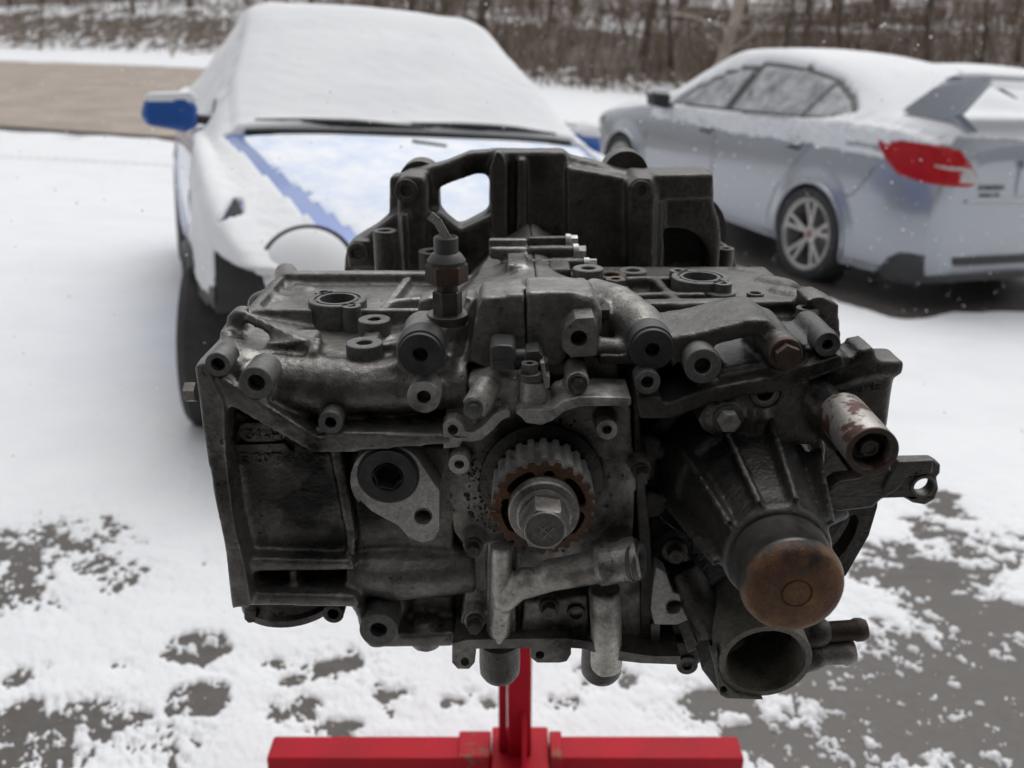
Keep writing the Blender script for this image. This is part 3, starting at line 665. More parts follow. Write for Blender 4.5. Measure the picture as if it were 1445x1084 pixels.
# starter and flywheel side: curved rear lips seen past the wall
for (x, y, r) in ((592, 258, 30), (883, 246, 32)):
    a = P(x, y, 392); rr = rp(x, y, 392, r)
    mb = MB(); mb.lathe(a, (0, 1, 0), [(0, rr * .8), (0, rr), (.03, rr), (.03, rr * .8)], 36); mb.obj('rear_lip', M['cast_dark'], eng)
a = P(965, 330, 392); rr = rp(965, 330, 392, 60)
MB().lathe(a, (0, 1, 0), [(0, rr * .5), (0, rr), (.035, rr), (.035, rr * .5)], 44).obj('starter_pocket', M['cast_dark'], eng)
# ---------------------------------------------------------------- oil pump on the front of the block
O = MB()
O.prism([(628, 590), (632, 566), (655, 540), (668, 528), (700, 524), (735, 560), (800, 560), (820, 545), (890, 560), (893, 640), (915, 650), (914, 684), (896, 694), (893, 770), (915, 780), (915, 830), (918, 928), (880, 934), (832, 908), (800, 906), (640, 912), (648, 890), (655, 850), (662, 800), (655, 770), (640, 750), (632, 690)], 27, 60)
# collar round the sprocket
ctr = P(768, 690, 27)
O.lathe(ctr, YM, [(-.02, 0), (-.02, .054), (-.002, .052), (.001, .049), (.001, .041), (-.006, .040), (-.006, 0)], 60)
O.prism([(688, 765), (728, 765), (728, 905), (686, 905)], 14, 40)
O.prism([(740, 850), (830, 840), (832, 895), (735, 897)], 16, 40)
ycyl(O, 648, 657, 16, 8, 40); ycyl(O, 857, 607, 16, 6, 40); O.cap(P(857, 605, 16), P(850, 588, 24), .0062)
O.cap(P(650, 652, 18), P(652, 640, 24), .0062)
O.tube([P(690, 540, 14), P(680, 560, 6), P(668, 578, 2)], [.008, .0085, .0085], 14)
O.prism([(660, 540), (690, 528), (735, 535), (735, 575), (700, 590), (672, 600)], 12, 40)
ycyl(O, 668, 770, 15, 10, 40); ycyl(O, 670, 878, 15, 10, 40); ycyl(O, 905, 665, 15, 10, 50); ycyl(O, 815, 541, 17, 2, 40)
O.cap(P(790, 550, 14), P(815, 545, 10), .006)
pump = cast(O, 'oil_pump', M['cast_pump'], eng, voxel=.0013, it=5, relief=.0003, size=.010)
W = MB()
W.tube([P(707, 770, 10), P(707, 850, 10), P(704, 905, 14)], [.0072, .0074, .0078], 16)           # upright passage
W.cap(P(712, 846, 8), P(742, 818, 6), .0085)
W.tube([P(735, 832, 8), P(775, 812, 4), P(842, 800, 2)], [.0070, .0105, .0110], 18)
W.tube([P(842, 798, 2), P(900, 787, 2)], [.0140, .0140], 22)
W.tube([P(853, 830, 8), P(855, 880, 10), P(856, 940, 16)], [.0105, .0105, .0110], 18)
cast(W, 'oil_passage', M['cast_light'], pump, voxel=.0013, it=4, relief=.0003, size=.010)
# gasket rail across the bottom
MB().prism([(640, 908), (660, 903), (720, 902), (800, 901), (835, 906), (880, 920), (920, 926), (960, 926), (960, 938), (905, 936), (870, 932), (825, 916), (800, 914), (640, 916)], 6, 60).obj('gasket_rail', M['cast'], pump, bevel=.0008)
ear = [(638, 908), (668, 908), (672, 918), (670, 935), (662, 944), (646, 944), (638, 935)]
MB().prism(ear, 8, 18, holes=[[(656 + 6 * math.cos(t), 934 + 6 * math.sin(t)) for t in np.linspace(0, 6.28, 14)[:-1]]]).obj('pan_ear', M['cast'], pump, bevel=.0008)
ear = [(748, 908), (806, 908), (806, 924), (800, 934), (790, 936), (758, 936), (748, 928)]
MB().prism(ear, 8, 20, holes=[[(762 + 6 * math.cos(t), 925 + 5.5 * math.sin(t)) for t in np.linspace(0, 6.28, 14)[:-1]]]).obj('pan_ear', M['cast'], pump, bevel=.0008)
for (x, y) in ((705, 948), (850, 948)):                                                            # two blind rubber-like stubs underneath
    a = P(x, 905, 45); r = rp(x, y, 40, 29)
    MB().lathe(a, -UP, [(0, 0), (0, r * .98), (.018, r), (.026, r * .97), (.0305, r * .78), (.032, 0)], 30).obj('blind_stub', M['cast_dark'], eng)
# light front flange with the curled bracket
MB().prism([(728, 584), (735, 588), (742, 597), (766, 600), (780, 594), (795, 582), (818, 574), (891, 573), (891, 561), (818, 560), (795, 566), (778, 578), (735, 578)], -8, 24).obj('sensor_flange', M['machined'], pump, bevel=.0008)
s_out = [(625, 600), (631, 594), (643, 592), (652, 598), (657, 609), (667, 611), (682, 601), (697, 585), (712, 578), (719, 579), (720, 588), (709, 592), (695, 607), (680, 620), (664, 624), (652, 622), (648, 631), (626, 633)]
MB().prism(s_out, 2, 14, holes=[[(639 + 7.5 * math.cos(t), 607 + 7.5 * math.sin(t)) for t in np.linspace(0, 6.28, 18)[:-1]]]).obj('curled_bracket', M['machined'], pump, bevel=.0007)
part_boss(648, 656, 15, 7, -2.5, 12, 'machined', parent=pump); part_boss(857, 607, 15, 7, -5.5, 10, 'machined', parent=pump)
for (x, y, r, d) in ((815, 541, 11, 1), (668, 771, 10, 8), (670, 879, 10, 8), (905, 666, 10, 8), (775, 857, 11, 13)): part_bolt(x, y, r, d, 8, parent=pump)
mb = MB(); a = P(813, 866, 14); r = rp(813, 866, 14, 13); mb.lathe(a, YM, [(-.006, 0), (-.006, r), (0, r), (.0005, r * .94), (.0005, r * .68), (-.004, r * .62), (-.004, 0)], 24); mb.obj('socket_plug', M['machined_dark'], pump)
# studded bolt at the upper corner
a = P(668, 577, -5); k = mpp(a)
MB().lathe(a, YM, [(-.006, 0), (-.006, 14 * k), (.001, 14 * k), (.0014, 12 * k), (.0014, 9 * k), (.0035, 8.5 * k), (.004, 5 * k), (.004, 0)], 24).obj('bolt', M['machined_dark'], pump)
text('casting_mark', '78', P(691, 575, 9.6), .0068, XA, UP, .0012, M['machined'], pump, spacing=1.15)
# relief valve plug at the end of the slanting pipe
a = P(884, 791, 2); ax = P(905, 787, 2) - P(884, 791, 2); ax = Vector((ax.x, -.004, ax.z)).normalized(); r = .0142
mb = MB(); mb.lathe(a, ax, [(-.01, 0), (-.01, r), (.002, r), (.002, r * .90), (.0035, r * .90), (.0035, r * .98), (.006, r * .98), (.006, r * .86), (.009, r * .86), (.010, r * .80), (.010, r * .5), (.006, r * .45), (.006, 0)], 36); mb.obj('valve_plug', M['machined_dark'], pump)
# grit baked round the sprocket
g = MB()
for _ in range(330):
    t = -(random.gauss(3.6, .55) if random.random() < .75 else random.uniform(-.6, 2.6)); rr = random.uniform(.0405, .0515)
    c = ctr + Vector((math.cos(t) * rr, -.001 + random.uniform(-.001, .002), math.sin(t) * -rr)); s = random.uniform(.0006, .0022)
    ax_ = Vector((random.gauss(0, .4), -1, random.gauss(0, .4)))
    g.lathe(c - ax_ * s, ax_, [(-s, 0), (0, s * random.uniform(.5, 1.3)), (s * random.uniform(.5, 1.2), s * random.uniform(.3, .9)), (s * 1.6, 0)], 5, random.random() * 6)
tag(g.obj('baked_grit', M['cast_dark'], pump, smooth=180), None, kind='stuff')

# ---------------------------------------------------------------- crank position sensor
sn = MB(); a = P(754, 572, -8)
k = mpp(a)
sn.lathe(a + Vector((0, .016, -.004)), UP, [(-.006, 0), (-.006, 21 * k), (.0, 22 * k), (.0, 20.5 * k), (.014, 20.5 * k), (.0145, 21.5 * k), (.026, 21.5 * k), (.027, 19 * k), (.027, 0)], 32)
sens = sn.obj('crank_sensor', M['machined'], pump)
mb = MB(); c0 = a + Vector((0, .016, -.004))
mb.lathe(c0, UP, [(.0142, 21.8 * k), (.0265, 21.8 * k), (.0275, 19 * k), (.0275, 0)], 32)
mb.prism([(742, 497), (760, 495), (766, 503), (766, 520), (738, 520)], 2, 18)
mb.obj('sensor_cap', M['black'], sens, bevel=.0006)
mb = MB(); mb.prism([(691, 491), (698, 487), (724, 488), (728, 494), (728, 524), (692, 524)], 0, 22); mb.obj('connector', M['black'], sens, bevel=.0014)
mb = MB(); mb.cap(P(724, 504, 10), P(756, 503, 10), .0050); mb.obj('connector_arm', M['black'], sens)
mb = MB(); mb.box(P(693, 512, -.6) , P(719, 509, 0)); mb.obj('connector_rib', M['black'], sens)
MB().hexbolt(P(747, 529, -4), UP, rp(747, 529, -4, 13), .008, 1.35).obj('bolt', M['bolt'], sens, smooth=30)
MB().prism([(762, 512), (768, 512), (771, 530), (776, 532), (776, 548), (769, 548)], -4, 8).obj('clip', M['steel'], sens, bevel=.0005)

# ---------------------------------------------------------------- crank sprocket, washer and bolt
CX = Vector((X0, 0, Z0))
mb = MB(); mb.lathe(Vector((X0, FY + .019, Z0)), YM, [(-.004, 0), (-.004, .0385), (.0, .0396), (.0012, .0392), (.0012, 0)], 72)
for k in range(40):
    t = 2 * math.pi * k / 40; u = Vector((math.cos(t), 0, math.sin(t)))
spk_back = mb.obj('guide_disc', M['cast_dark'], eng)
NT, RO, RI = 24, .0316, .0290
prof = []
for k in range(NT):
    for f, r in ((.03, RI), (.16, RI - .0003), (.30, RI), (.40, RI + .0007), (.47, RO - .0004), (.54, RO), (.73, RO), (.86, RO), (.93, RO - .0004), (1.0, RI + .0007)):
        t = 2 * math.pi * (k + f) / NT + .06
        prof.append((r * math.cos(t), r * math.sin(t)))
F0, F1 = FY - .017, FY + .016
def slot(a0, a1, rm, hw, n=8):
    o = [((rm + hw) * math.cos(t), (rm + hw) * math.sin(t)) for t in np.linspace(a0, a1, n)]
    e = [(rm * math.cos(a1) + hw * math.cos(a1 + q), rm * math.sin(a1) + hw * math.sin(a1 + q)) for q in np.linspace(0, math.pi, 6)[1:-1]]
    i = [((rm - hw) * math.cos(t), (rm - hw) * math.sin(t)) for t in np.linspace(a1, a0, n)]
    e2 = [(rm * math.cos(a0) + hw * math.cos(a0 + math.pi + q), rm * math.sin(a0) + hw * math.sin(a0 + math.pi + q)) for q in np.linspace(0, math.pi, 6)[1:-1]]
    return o + e + i + e2
slots = [slot(R(112), R(146), .0225, .0034), slot(R(10), R(48), .0225, .0034), slot(R(172), R(215), .0225, .0034), slot(R(255), R(300), .0225, .0034), slot(R(-40), R(-15), .0225, .0034)]
hole = [(.0225 * math.cos(R(82)) + .0033 * math.cos(t), .0225 * math.sin(R(82)) + .0033 * math.sin(t)) for t in np.linspace(0, 6.283, 16)[:-1]]
to3 = lambda pts, y: [(X0 + x, y, Z0 + z) for x, z in pts]
sp = MB(); bmv = sp.bm
n = len(prof)
ringA = [bmv.verts.new(p) for p in to3(prof, F0)]; ringB = [bmv.verts.new(p) for p in to3(prof, F1)]
for k in range(n): bmv.faces.new((ringA[k], ringA[(k + 1) % n], ringB[(k + 1) % n], ringB[k]))
sprocket = sp.obj('crank_sprocket', M['tooth'], eng, smooth=32)
fc = MB(); fc.prism3(to3(prof, F0), (0, .004, 0), holes=[to3(s, F0) for s in slots] + [to3(hole, F0)])
fc.obj('sprocket_face', M['rust'], sprocket, smooth=32)
MB().lathe(Vector((X0, F1, Z0)), YM, [(0, 0), (0, .027), (.012, .027), (.012, 0)], 40).obj('sprocket_web', M['rust_dark'], sprocket)
hp = Vector((X0 + .0225 * math.cos(R(82)), F0 - .0002, Z0 + .0225 * math.sin(R(82))))
rim = MB(); rim.open = True; rim.lathe(hp, YM, [(-.004, .0030), (.0004, .0032), (.0004, .0042), (-.001, .0042)], 20); rim.obj('hole_rim', M['rust'], sprocket)
ky = MB(); q = Vector((X0 - .0292, F0 - .0004, Z0 - .0035)); ky.box(q - Vector((.0032, .0008, .0008)), q + Vector((.0032, .001, .0008))); ky.obj('timing_mark', M['rust'], sprocket)
ws = MB(); ws.lathe(Vector((X0, F0, Z0)), YM, [(-.001, 0), (-.001, .0213), (.006, .0213), (.0072, .0203), (.0072, .010), (.0078, .0098), (.0078, 0)], 48)
wsh = ws.obj('crank_washer', M['steel'], eng)
bt = MB(); o = Vector((X0, F0 - .0075, Z0)); rb = .0150
bt.lathe(o, YM, [(-.001, 0), (-.001, rb * 1.12), (.002, rb * 1.12), (.003, rb * 1.0)], 36)
bt.lathe(o, YM, [(.0022, rb), (.0165, rb), (.0185, rb * .93)], 6, .38)
bt.lathe(o, YM, [(.017, rb * .86), (.0192, rb * .80), (.0196, rb * .77), (.0186, rb * .73), (.0186, 0)], 30)
cb = bt.obj('crank_bolt', M['steel'], eng, smooth=28)
MB().lathe(o + YM * .0178, YM, [(0, 0), (0, rb * .72), (.0009, rb * .72), (.0009, 0)], 30).obj('bolt_face', M['machined_dark'], cb)
bar = MB(); fo = o + YM * .0190
bar.bar(fo + Vector((-.004, 0, .003)), fo + Vector((.004, 0, -.004)), .0007, .0006, (0, 1, 0)); bar.bar(fo + Vector((-.003, 0, -.002)), fo + Vector((.002, 0, .004)), .0007, .0006, (0, 1, 0)); bar.bar(fo + Vector((-.001, 0, -.005)), fo + Vector((.005, 0, .0015)), .0007, .0006, (0, 1, 0))
bar.obj('head_mark', M['steel'], cb)

# ---------------------------------------------------------------- belt tensioner bracket, bushing, eye bracket
br = MB()
br.prism([(985, 592), (998, 570), (1050, 545), (1130, 532), (1152, 560), (1168, 604), (1150, 628), (1082, 628), (1076, 620), (1012, 618), (992, 608)], 6, 60, holes=[[(1080 + 20 * math.cos(t), 557 + 19 * math.sin(t)) for t in np.linspace(0, 6.283, 20)[:-1]]])
ycyl(br, 1027, 591, 25, 3, 40); ycyl(br, 1080, 557, 24, 13, 40); br.bar(P(1076, 578, 6), P(1078, 622, 6), .004, .004, (0, 1, 0)); br.bar(P(1060, 578, 6), P(1062, 618, 6), .003, .004, (0, 1, 0))
br.tube([P(1130, 530, 20), P(1160, 570, 10), P(1200, 610, 8)], [.010, .014, .016], 16)
br_o = cast(br, 'tensioner_bracket', M['cast'], eng, voxel=.0015, it=4)
part_boss(1080, 556, 20, 12, 1.5, 20, 'machined_dark', parent=br_o)
MB().lathe(P(1027, 592, 1), YM, [(-.004, 0), (-.004, rp(1027, 592, 1, 21)), (.001, rp(1027, 592, 1, 21)), (.0012, 0)], 28).obj('washer', M['machined_dark'], br_o)
part_bolt(1027, 592, 16, 0, 8, m='machined', parent=br_o, flange=0)
a = P(1231, 637, -70); r = rp(1231, 637, -70, 36.5)
mb = MB(); mb.lathe(a, YM, [(-.05, 0), (-.05, r * .98), (-.046, r), (-.001, r), (0, r * .97), (0, r * .80), (-.001, r * .77), (-.014, r * .76), (-.014, 0)], 48); bush = mb.obj('bushing_tube', M['steel'], eng)
M['tube_rust'] = mat('spotted_tube_steel', (.30, .285, .265), .42, .7, col2=(.09, .045, .035), scale=55, bump=.25, rough2=.6, split=(.52, .58))
bush.data.materials[0] = M['tube_rust']
mb = MB(); mb.open = True; mb.lathe(a, YM, [(-.004, r * .99), (.0006, r * 1.005), (.0008, r * .99), (.0008, r * .81), (-.002, r * .79)], 48); mb.obj('tube_rim', M['rust_dark'], bush)
mb = MB(); mb.lathe(a, YM, [(-.014, r * .42), (-.005, r * .42), (-.0045, r * .38)], 6); mb.lathe(a, YM, [(-.006, r * .36), (-.0035, r * .33), (-.0035, r * .26), (-.010, r * .25), (-.010, 0)], 20); mb.obj('inner_nut', M['bolt'], bush)
ey = MB()
ey.prism([(1180, 722), (1160, 700), (1185, 680), (1215, 676), (1235, 662), (1248, 660), (1262, 668), (1266, 651), (1318, 650), (1328, 656), (1327, 668), (1322, 674), (1325, 690), (1320, 705), (1306, 713), (1288, 710), (1276, 703), (1246, 704), (1232, 716)], -16, -8,
         holes=[[(1302.5 + 13.5 * math.cos(t), 686.5 + 12.5 * math.sin(t)) for t in np.linspace(0, 6.283, 26)[:-1]]])
eye = ey.obj('eye_bracket', M['cast_dark'], eng, bevel=.0012)
rm = MB(); rm.open = True; a = P(1303, 687, -17); r = rp(1303, 687, -17, 14)
rm.lathe(a, YM, [(-.008, r * .95), (0, r * .96), (.0008, r * 1.0), (.0008, r * 1.22), (0, r * 1.28), (-.004, r * 1.28)], 36); rm.obj('eye_rim', M['machined_dark'], eye)
MB().prism([(1160, 700), (1185, 680), (1215, 676), (1235, 662), (1250, 662), (1244, 702), (1232, 716), (1180, 722)], -8, 6).obj('bracket_arm', M['cast_dark'], eye, bevel=.001)
MB().prism([(1268, 652), (1318, 650), (1316, 668), (1282, 672), (1266, 692), (1250, 700), (1246, 690), (1258, 668)], -18, -15).obj('eye_web', M['cast_dark'], eye, bevel=.0008)
# triangular side web under the bushing
wb = MB(); wb.prism([(1150, 712), (1178, 706), (1240, 694), (1238, 716), (1226, 756), (1194, 812), (1172, 830), (1150, 790)], 30, 44,
                    holes=[[(1168, 770), (1180, 752), (1196, 730), (1208, 726), (1212, 736), (1206, 755), (1192, 778), (1178, 792), (1170, 790)]])
wb.obj('side_web', M['cast_black'], eng, bevel=.0015)
MB().bar(P(1176, 706, 26), P(1240, 695, 26), .010, .006).obj('web_lip', M['cast'], eng, bevel=.001)

# ---------------------------------------------------------------- water pump with the rusty canister
fc_ = P(1120, 829, -100); rc = rp(1120, 829, -100, 73); ax = YM
can = MB(); can.lathe(fc_, ax, [(-.036, 0), (-.036, rc * .97), (-.030, rc * 1.0), (-.006, rc), (-.0055, rc * 1.012), (-.0035, rc * 1.012), (-.002, rc * .99)], 64)
M['can_side'] = mat_cast('scuffed_canister_side', (.12, .118, .115), (.06, .056, .052), (.02, .018, .016), metal=.7, scale=14, r=(.42, .26), bump=.12)
canister = can.obj('canister', M['can_side'], eng, smooth=40)
M['rust_dome'] = mat_cast('rusted_canister_dome', (.26, .13, .05), (.11, .040, .020), (.035, .020, .015), metal=.35, scale=62, oilr=(.47, .6), r=(.55, .45), bump=.6)
dm = MB(); dm.lathe(fc_, ax, [(-.004, rc * 1.0), (-.002, rc * .995), (0, rc * .975), (.0026, rc * .92), (.0042, rc * .80), (.0052, rc * .55), (.0056, rc * .31), (.0049, rc * .297), (.0049, rc * .275), (.0056, rc * .262), (.0058, 0)], 64); dm.obj('canister_dome', M['rust_dome'], canister, smooth=60)
M['rust_orange'] = mat('orange_rust_streak', (.22, .085, .03), .7, 0, col2=(.08, .035, .02), scale=120, bump=.3)
st = MB(); 
for j in range(14):
    t = R(38 + random.uniform(-5, 5)); h0 = -.030 + random.random() * .022
    c = fc_ + Vector((math.cos(t) * rc, 0, math.sin(t) * rc)) + Vector((0, -h0, 0)); u = Vector((math.cos(t), 0, math.sin(t)))
    st.lathe(c - u * .0006, u, [(0, random.uniform(.0008, .003)), (.0009, random.uniform(.0004, .001)), (.001, 0)], 7)
st.obj('rust_scab', M['rust_orange'], canister, smooth=180)
wp = MB(); axp = Vector((fc_.x, 0, fc_.z)); yb = FY - .032
def wpt(d, r, ang): return Vector((fc_.x + r * math.cos(R(ang)), FY + d / 1000, fc_.z + r * math.sin(R(ang))))
wp.lathe(Vector((fc_.x, FY + .07, fc_.z)), YM, [(0, 0), (0, .050), (.028, .050), (.036, .048), (.060, .0445), (.066, .040), (.10, .0345), (.128, .0305), (.138, .0305), (.141, .028), (.141, 0)], 48)
wp.lathe(Vector((fc_.x, FY + .07, fc_.z)), YM, [(0, 0), (0, .062), (.022, .062), (.024, .06), (.024, 0)], 40)
for ang in (146, 112, 78, 190, 35, -20):
    wp.bar(wpt(-66, .0300, ang), wpt(8, .0465, ang), .0040, .012, (math.cos(R(ang)), 0, math.sin(R(ang))))
for ang in (165, 70, 205, 120, -30): wp.cyl(wpt(36, .060, ang), wpt(70, .060, ang), .010, .010, 18)
wp.tube([P(1120, 735, 12), P(1150, 722, 14), P(1184, 708, 18)], [.013, .0125, .012], 16)
wp.prism([(960, 840), (1010, 860), (1040, 905), (1020, 930), (985, 925), (955, 925), (925, 905), (920, 870)], 40, 120)
wp.prism([(985, 640), (1030, 628), (1035, 640), (995, 655)], 30, 60)
wp.tube([P(962, 800, 26), P(985, 845, 20), P(1010, 880, 10), P(1030, 910, 4)], [.010, .013, .016, .018], 16)
wp.prism([(945, 905), (985, 905), (990, 935), (975, 948), (958, 945)], 34, 60)
pumpw = cast(wp, 'water_pump', M['cast_black'], eng, voxel=.0015, it=4, relief=.0006, size=.012)
for (x, y, r, d) in ((985, 694, 13, 18), (1108, 657, 13, 24), (951, 776, 12, 26)): part_bolt(x, y, r, d, 10, parent=pumpw, flange=1.5)
part_boss(970, 940, 15, 7, 32, 14, 'cast_dark', parent=pumpw)
tx = Vector((-.10, 0, -1)).normalized()
text('casting_mark', 'JAPAN', P(986, 706, 25.6), .0100, tx, Vector((1, 0, -.10)), .0014, M['cast'], pumpw, width=.030)
MB().prism([(974, 702), (1004, 696), (1008, 778), (981, 783)], 26.5, 46).obj('casting_pad', M['cast_black'], pumpw, bevel=.001)
# pale ear plate beside the pump
ep = MB(); ep.prism([(921, 826), (926, 800), (940, 810), (950, 836), (975, 842), (985, 858), (978, 872), (955, 882), (923, 882), (918, 860)], 16, 30, holes=[[(951 + 11 * math.cos(t), 856 + 10.5 * math.sin(t)) for t in np.linspace(0, 6.283, 20)[:-1]]])
ep_o = ep.obj('ear_plate', M['machined'], eng, bevel=.001)
part_boss(951, 856, 13, 10, 19, 14, 'machined', 'bolt_hole', parent=ep_o)
MB().prism([(918, 880), (932, 880), (930, 925), (918, 925)], 20, 60).obj('ear_leg', M['cast'], ep_o, bevel=.001)
MB().prism([(955, 878), (968, 874), (985, 915), (972, 922)], 20, 40).obj('ear_leg', M['cast_dark'], ep_o, bevel=.001)
MB().prism([(893, 560), (900, 560), (922, 800), (922, 925), (905, 925), (903, 800)], 24, 60).obj('pump_side_wall', M['cast_dark'], pumpw, bevel=.001)
# ---------------------------------------------------------------- thermostat housing, open towards the camera
dth = -28
c = P(1080, 934, dth); r = rp(1080, 934, dth, 66)
axt = Vector((0, -math.cos(R(6)), -math.sin(R(6))))
M['mossy'] = mat_cast('corroded_thermostat_casting', (.26, .25, .215), (.13, .125, .10), (.05, .048, .035), metal=.5, scale=55, r=(.55, .35), bump=.6)
th = MB(); th.lathe(c, axt, [(-.055, 0), (-.055, r * 1.0), (-.02, r * 1.0), (-.0008, r), (0, r * .985), (0, r * .86), (-.0025, r * .85), (-.0025, r * .815), (-.008, r * .79), (-.045, r * .76), (-.05, 0)], 56)
tho = th.obj('thermostat_housing', M['mossy'], eng)
MB().prism([(1004, 925), (1013, 918), (1013, 945), (1022, 964), (1040, 980), (1078, 988), (1024, 986), (1016, 981), (1008, 940)], dth + .5, dth + 9,
           holes=[[(1021.5 + 5 * math.cos(t), 974 + 5 * math.sin(t)) for t in np.linspace(0, 6.283, 14)[:-1]]]).obj('housing_ear', M['mossy'], tho, bevel=.0008)
MB().prism([(990, 945), (1008, 925), (1012, 940), (1020, 984)], dth + 6, dth + 30).obj('housing_flank', M['machined_dark'], tho, bevel=.0008)
mb = MB(); q = P(1110, 930, 0); mb.lathe(q, (-.7, -.7, 0), [(0, 0), (0, .008), (.003, .009), (.004, .0075), (.004, .004), (.0, .003)], 24); mb.obj('inner_spring_seat', M['machined_dark'], tho)
for (x0, y0, x1, y1, rp_, m_, d) in ((1150, 893, 1222, 888, 14.5, 'rust_dark', -4), (1140, 925, 1205, 919, 17, 'steel', -6)):
    a, b = P(x0, y0, d), P(x1, y1, d); ax_ = (b - a).normalized(); Lh = (b - a).length; r_ = rp(x1, y1, d, rp_)
    mb = MB(); mb.lathe(a, ax_, [(-.012, 0), (-.012, r_), (Lh - .009, r_), (Lh - .007, r_ * 1.13), (Lh - .003, r_ * 1.13), (Lh - .001, r_ * .98), (Lh, r_ * .94), (Lh, r_ * .80), (Lh - .012, r_ * .78), (Lh - .012, 0)], 28); mb.obj('hose_pipe', M[m_], tho)
mb = MB(); mb.cap(P(1130, 900, 0), P(1155, 892, -4), .0095); mb.cap(P(1120, 935, 0), P(1148, 925, -6), .0095); mb.obj('pipe_neck', M['cast_dark'], tho)
# =================================================================== CARS
def pchip(xs, ys, x):
    xs, ys = np.array(xs, float), np.array(ys, float); h = np.diff(xs); d = np.diff(ys) / h
    m = np.zeros_like(ys); m[1:-1] = np.where(d[:-1] * d[1:] > 0, 2 * d[:-1] * d[1:] / (d[:-1] + d[1:] + 1e-12), 0); m[0], m[-1] = d[0], d[-1]
    i = np.clip(np.searchsorted(xs, x) - 1, 0, len(h) - 1); t = (x - xs[i]) / h[i]
    return (2*t**3-3*t**2+1)*ys[i] + (t**3-2*t**2+t)*h[i]*m[i] + (-2*t**3+3*t**2)*ys[i+1] + (t**3-t**2)*h[i]*m[i+1]
def crom(pts, n):                                                     # Catmull-Rom through pts (k,S,2) -> (m,S,2)
    out = []; k = len(pts)
    for i in range(k - 1):
        p0, p1, p2, p3 = pts[max(i - 1, 0)], pts[i], pts[i + 1], pts[min(i + 2, k - 1)]
        for j in range(n):
            t = j / n; out.append(.5 * ((2 * p1) + (-p0 + p2) * t + (2 * p0 - 5 * p1 + 4 * p2 - p3) * t * t + (-p0 + 3 * p1 - 3 * p2 + p3) * t ** 3) * .75 + .25 * (p1 * (1 - t) + p2 * t))
    out.append(pts[-1]); return np.array(out)
def car_grid(T, wheels, Rw=.345, nx=300, sub=8, crease=None):
    x0, x1 = T['x'][0], T['x'][-1]
    x = np.unique(np.concatenate([np.linspace(x0, x1, nx), x0 + .30 * np.linspace(0, 1, nx // 7) ** 1.5, x1 - .30 * np.linspace(0, 1, nx // 7) ** 1.5]))
    g = {k: pchip(T['x'], T[k], x) for k in T if k != 'x'}
    w, zb, zs, zr, wg, wr = g['w'], g['zb'], g['zs'], g['zr'], g['wg'], g['wr']
    zmid = zb + (zs - zb) * .52
    rail = zr - g['dr']
    P_ = [np.stack(p, -1) for p in ((w * 0, zb), (w * .86, zb), (w * .965, zb + .05), (w * 1.0, zmid), (w * .985, zs - (zs - zb) * .16), (w * .955, zs), (wg, zs + .03 * np.clip((rail - zs) / .2, 0, 1) + .004), (wr, rail), (wr * .55, zr - g['dr'] * .18), (w * 0, zr))]
    prof = crom(np.array(P_), sub)                                     # (m, nx, 2)
    side = np.array([prof[:, :, 0], prof[:, :, 1]])
    Yv, Zv = side[0], side[1]; Xv = np.repeat(x[None, :], Yv.shape[0], 0)
    wheelwell = np.zeros_like(Yv, bool)
    for xw, zw in wheels:
        r = np.hypot(Xv - xw, Zv - zw); low = (Yv > .45) & (Zv < zs[None, :] - .02)
        near = low & (np.abs(r - Rw) < .012)
        Xv = np.where(near, xw + (Xv - xw) * (Rw + .0005) / r, Xv); Zv = np.where(near, zw + (Zv - zw) * (Rw + .0005) / r, Zv)
        ins = low & (r < Rw - .002)
        flare = low & (r >= Rw - .002) & (r < Rw + .10); Yv = np.where(flare, Yv + .018 * (1 - (r - Rw) / .10), Yv)
        Yv = np.where(ins, .55, Yv); wheelwell |= ins
    def cap(A, mid): return np.concatenate([mid[:, :1] + 0 * A[:, :1], A[:, :1] * .5 + mid[:, :1] * .5, A, A[:, -1:] * .5 + mid[:, -1:] * .5, mid[:, -1:] + 0 * A[:, -1:]], 1)
    zm = Zv.mean(0, keepdims=True); Xv, Yv, Zv, wheelwell = cap(Xv, Xv), cap(Yv, 0 * zm), cap(Zv, zm), np.pad(wheelwell, ((0, 0), (2, 2)))
    return Xv, Yv, Zv, wheelwell, sub
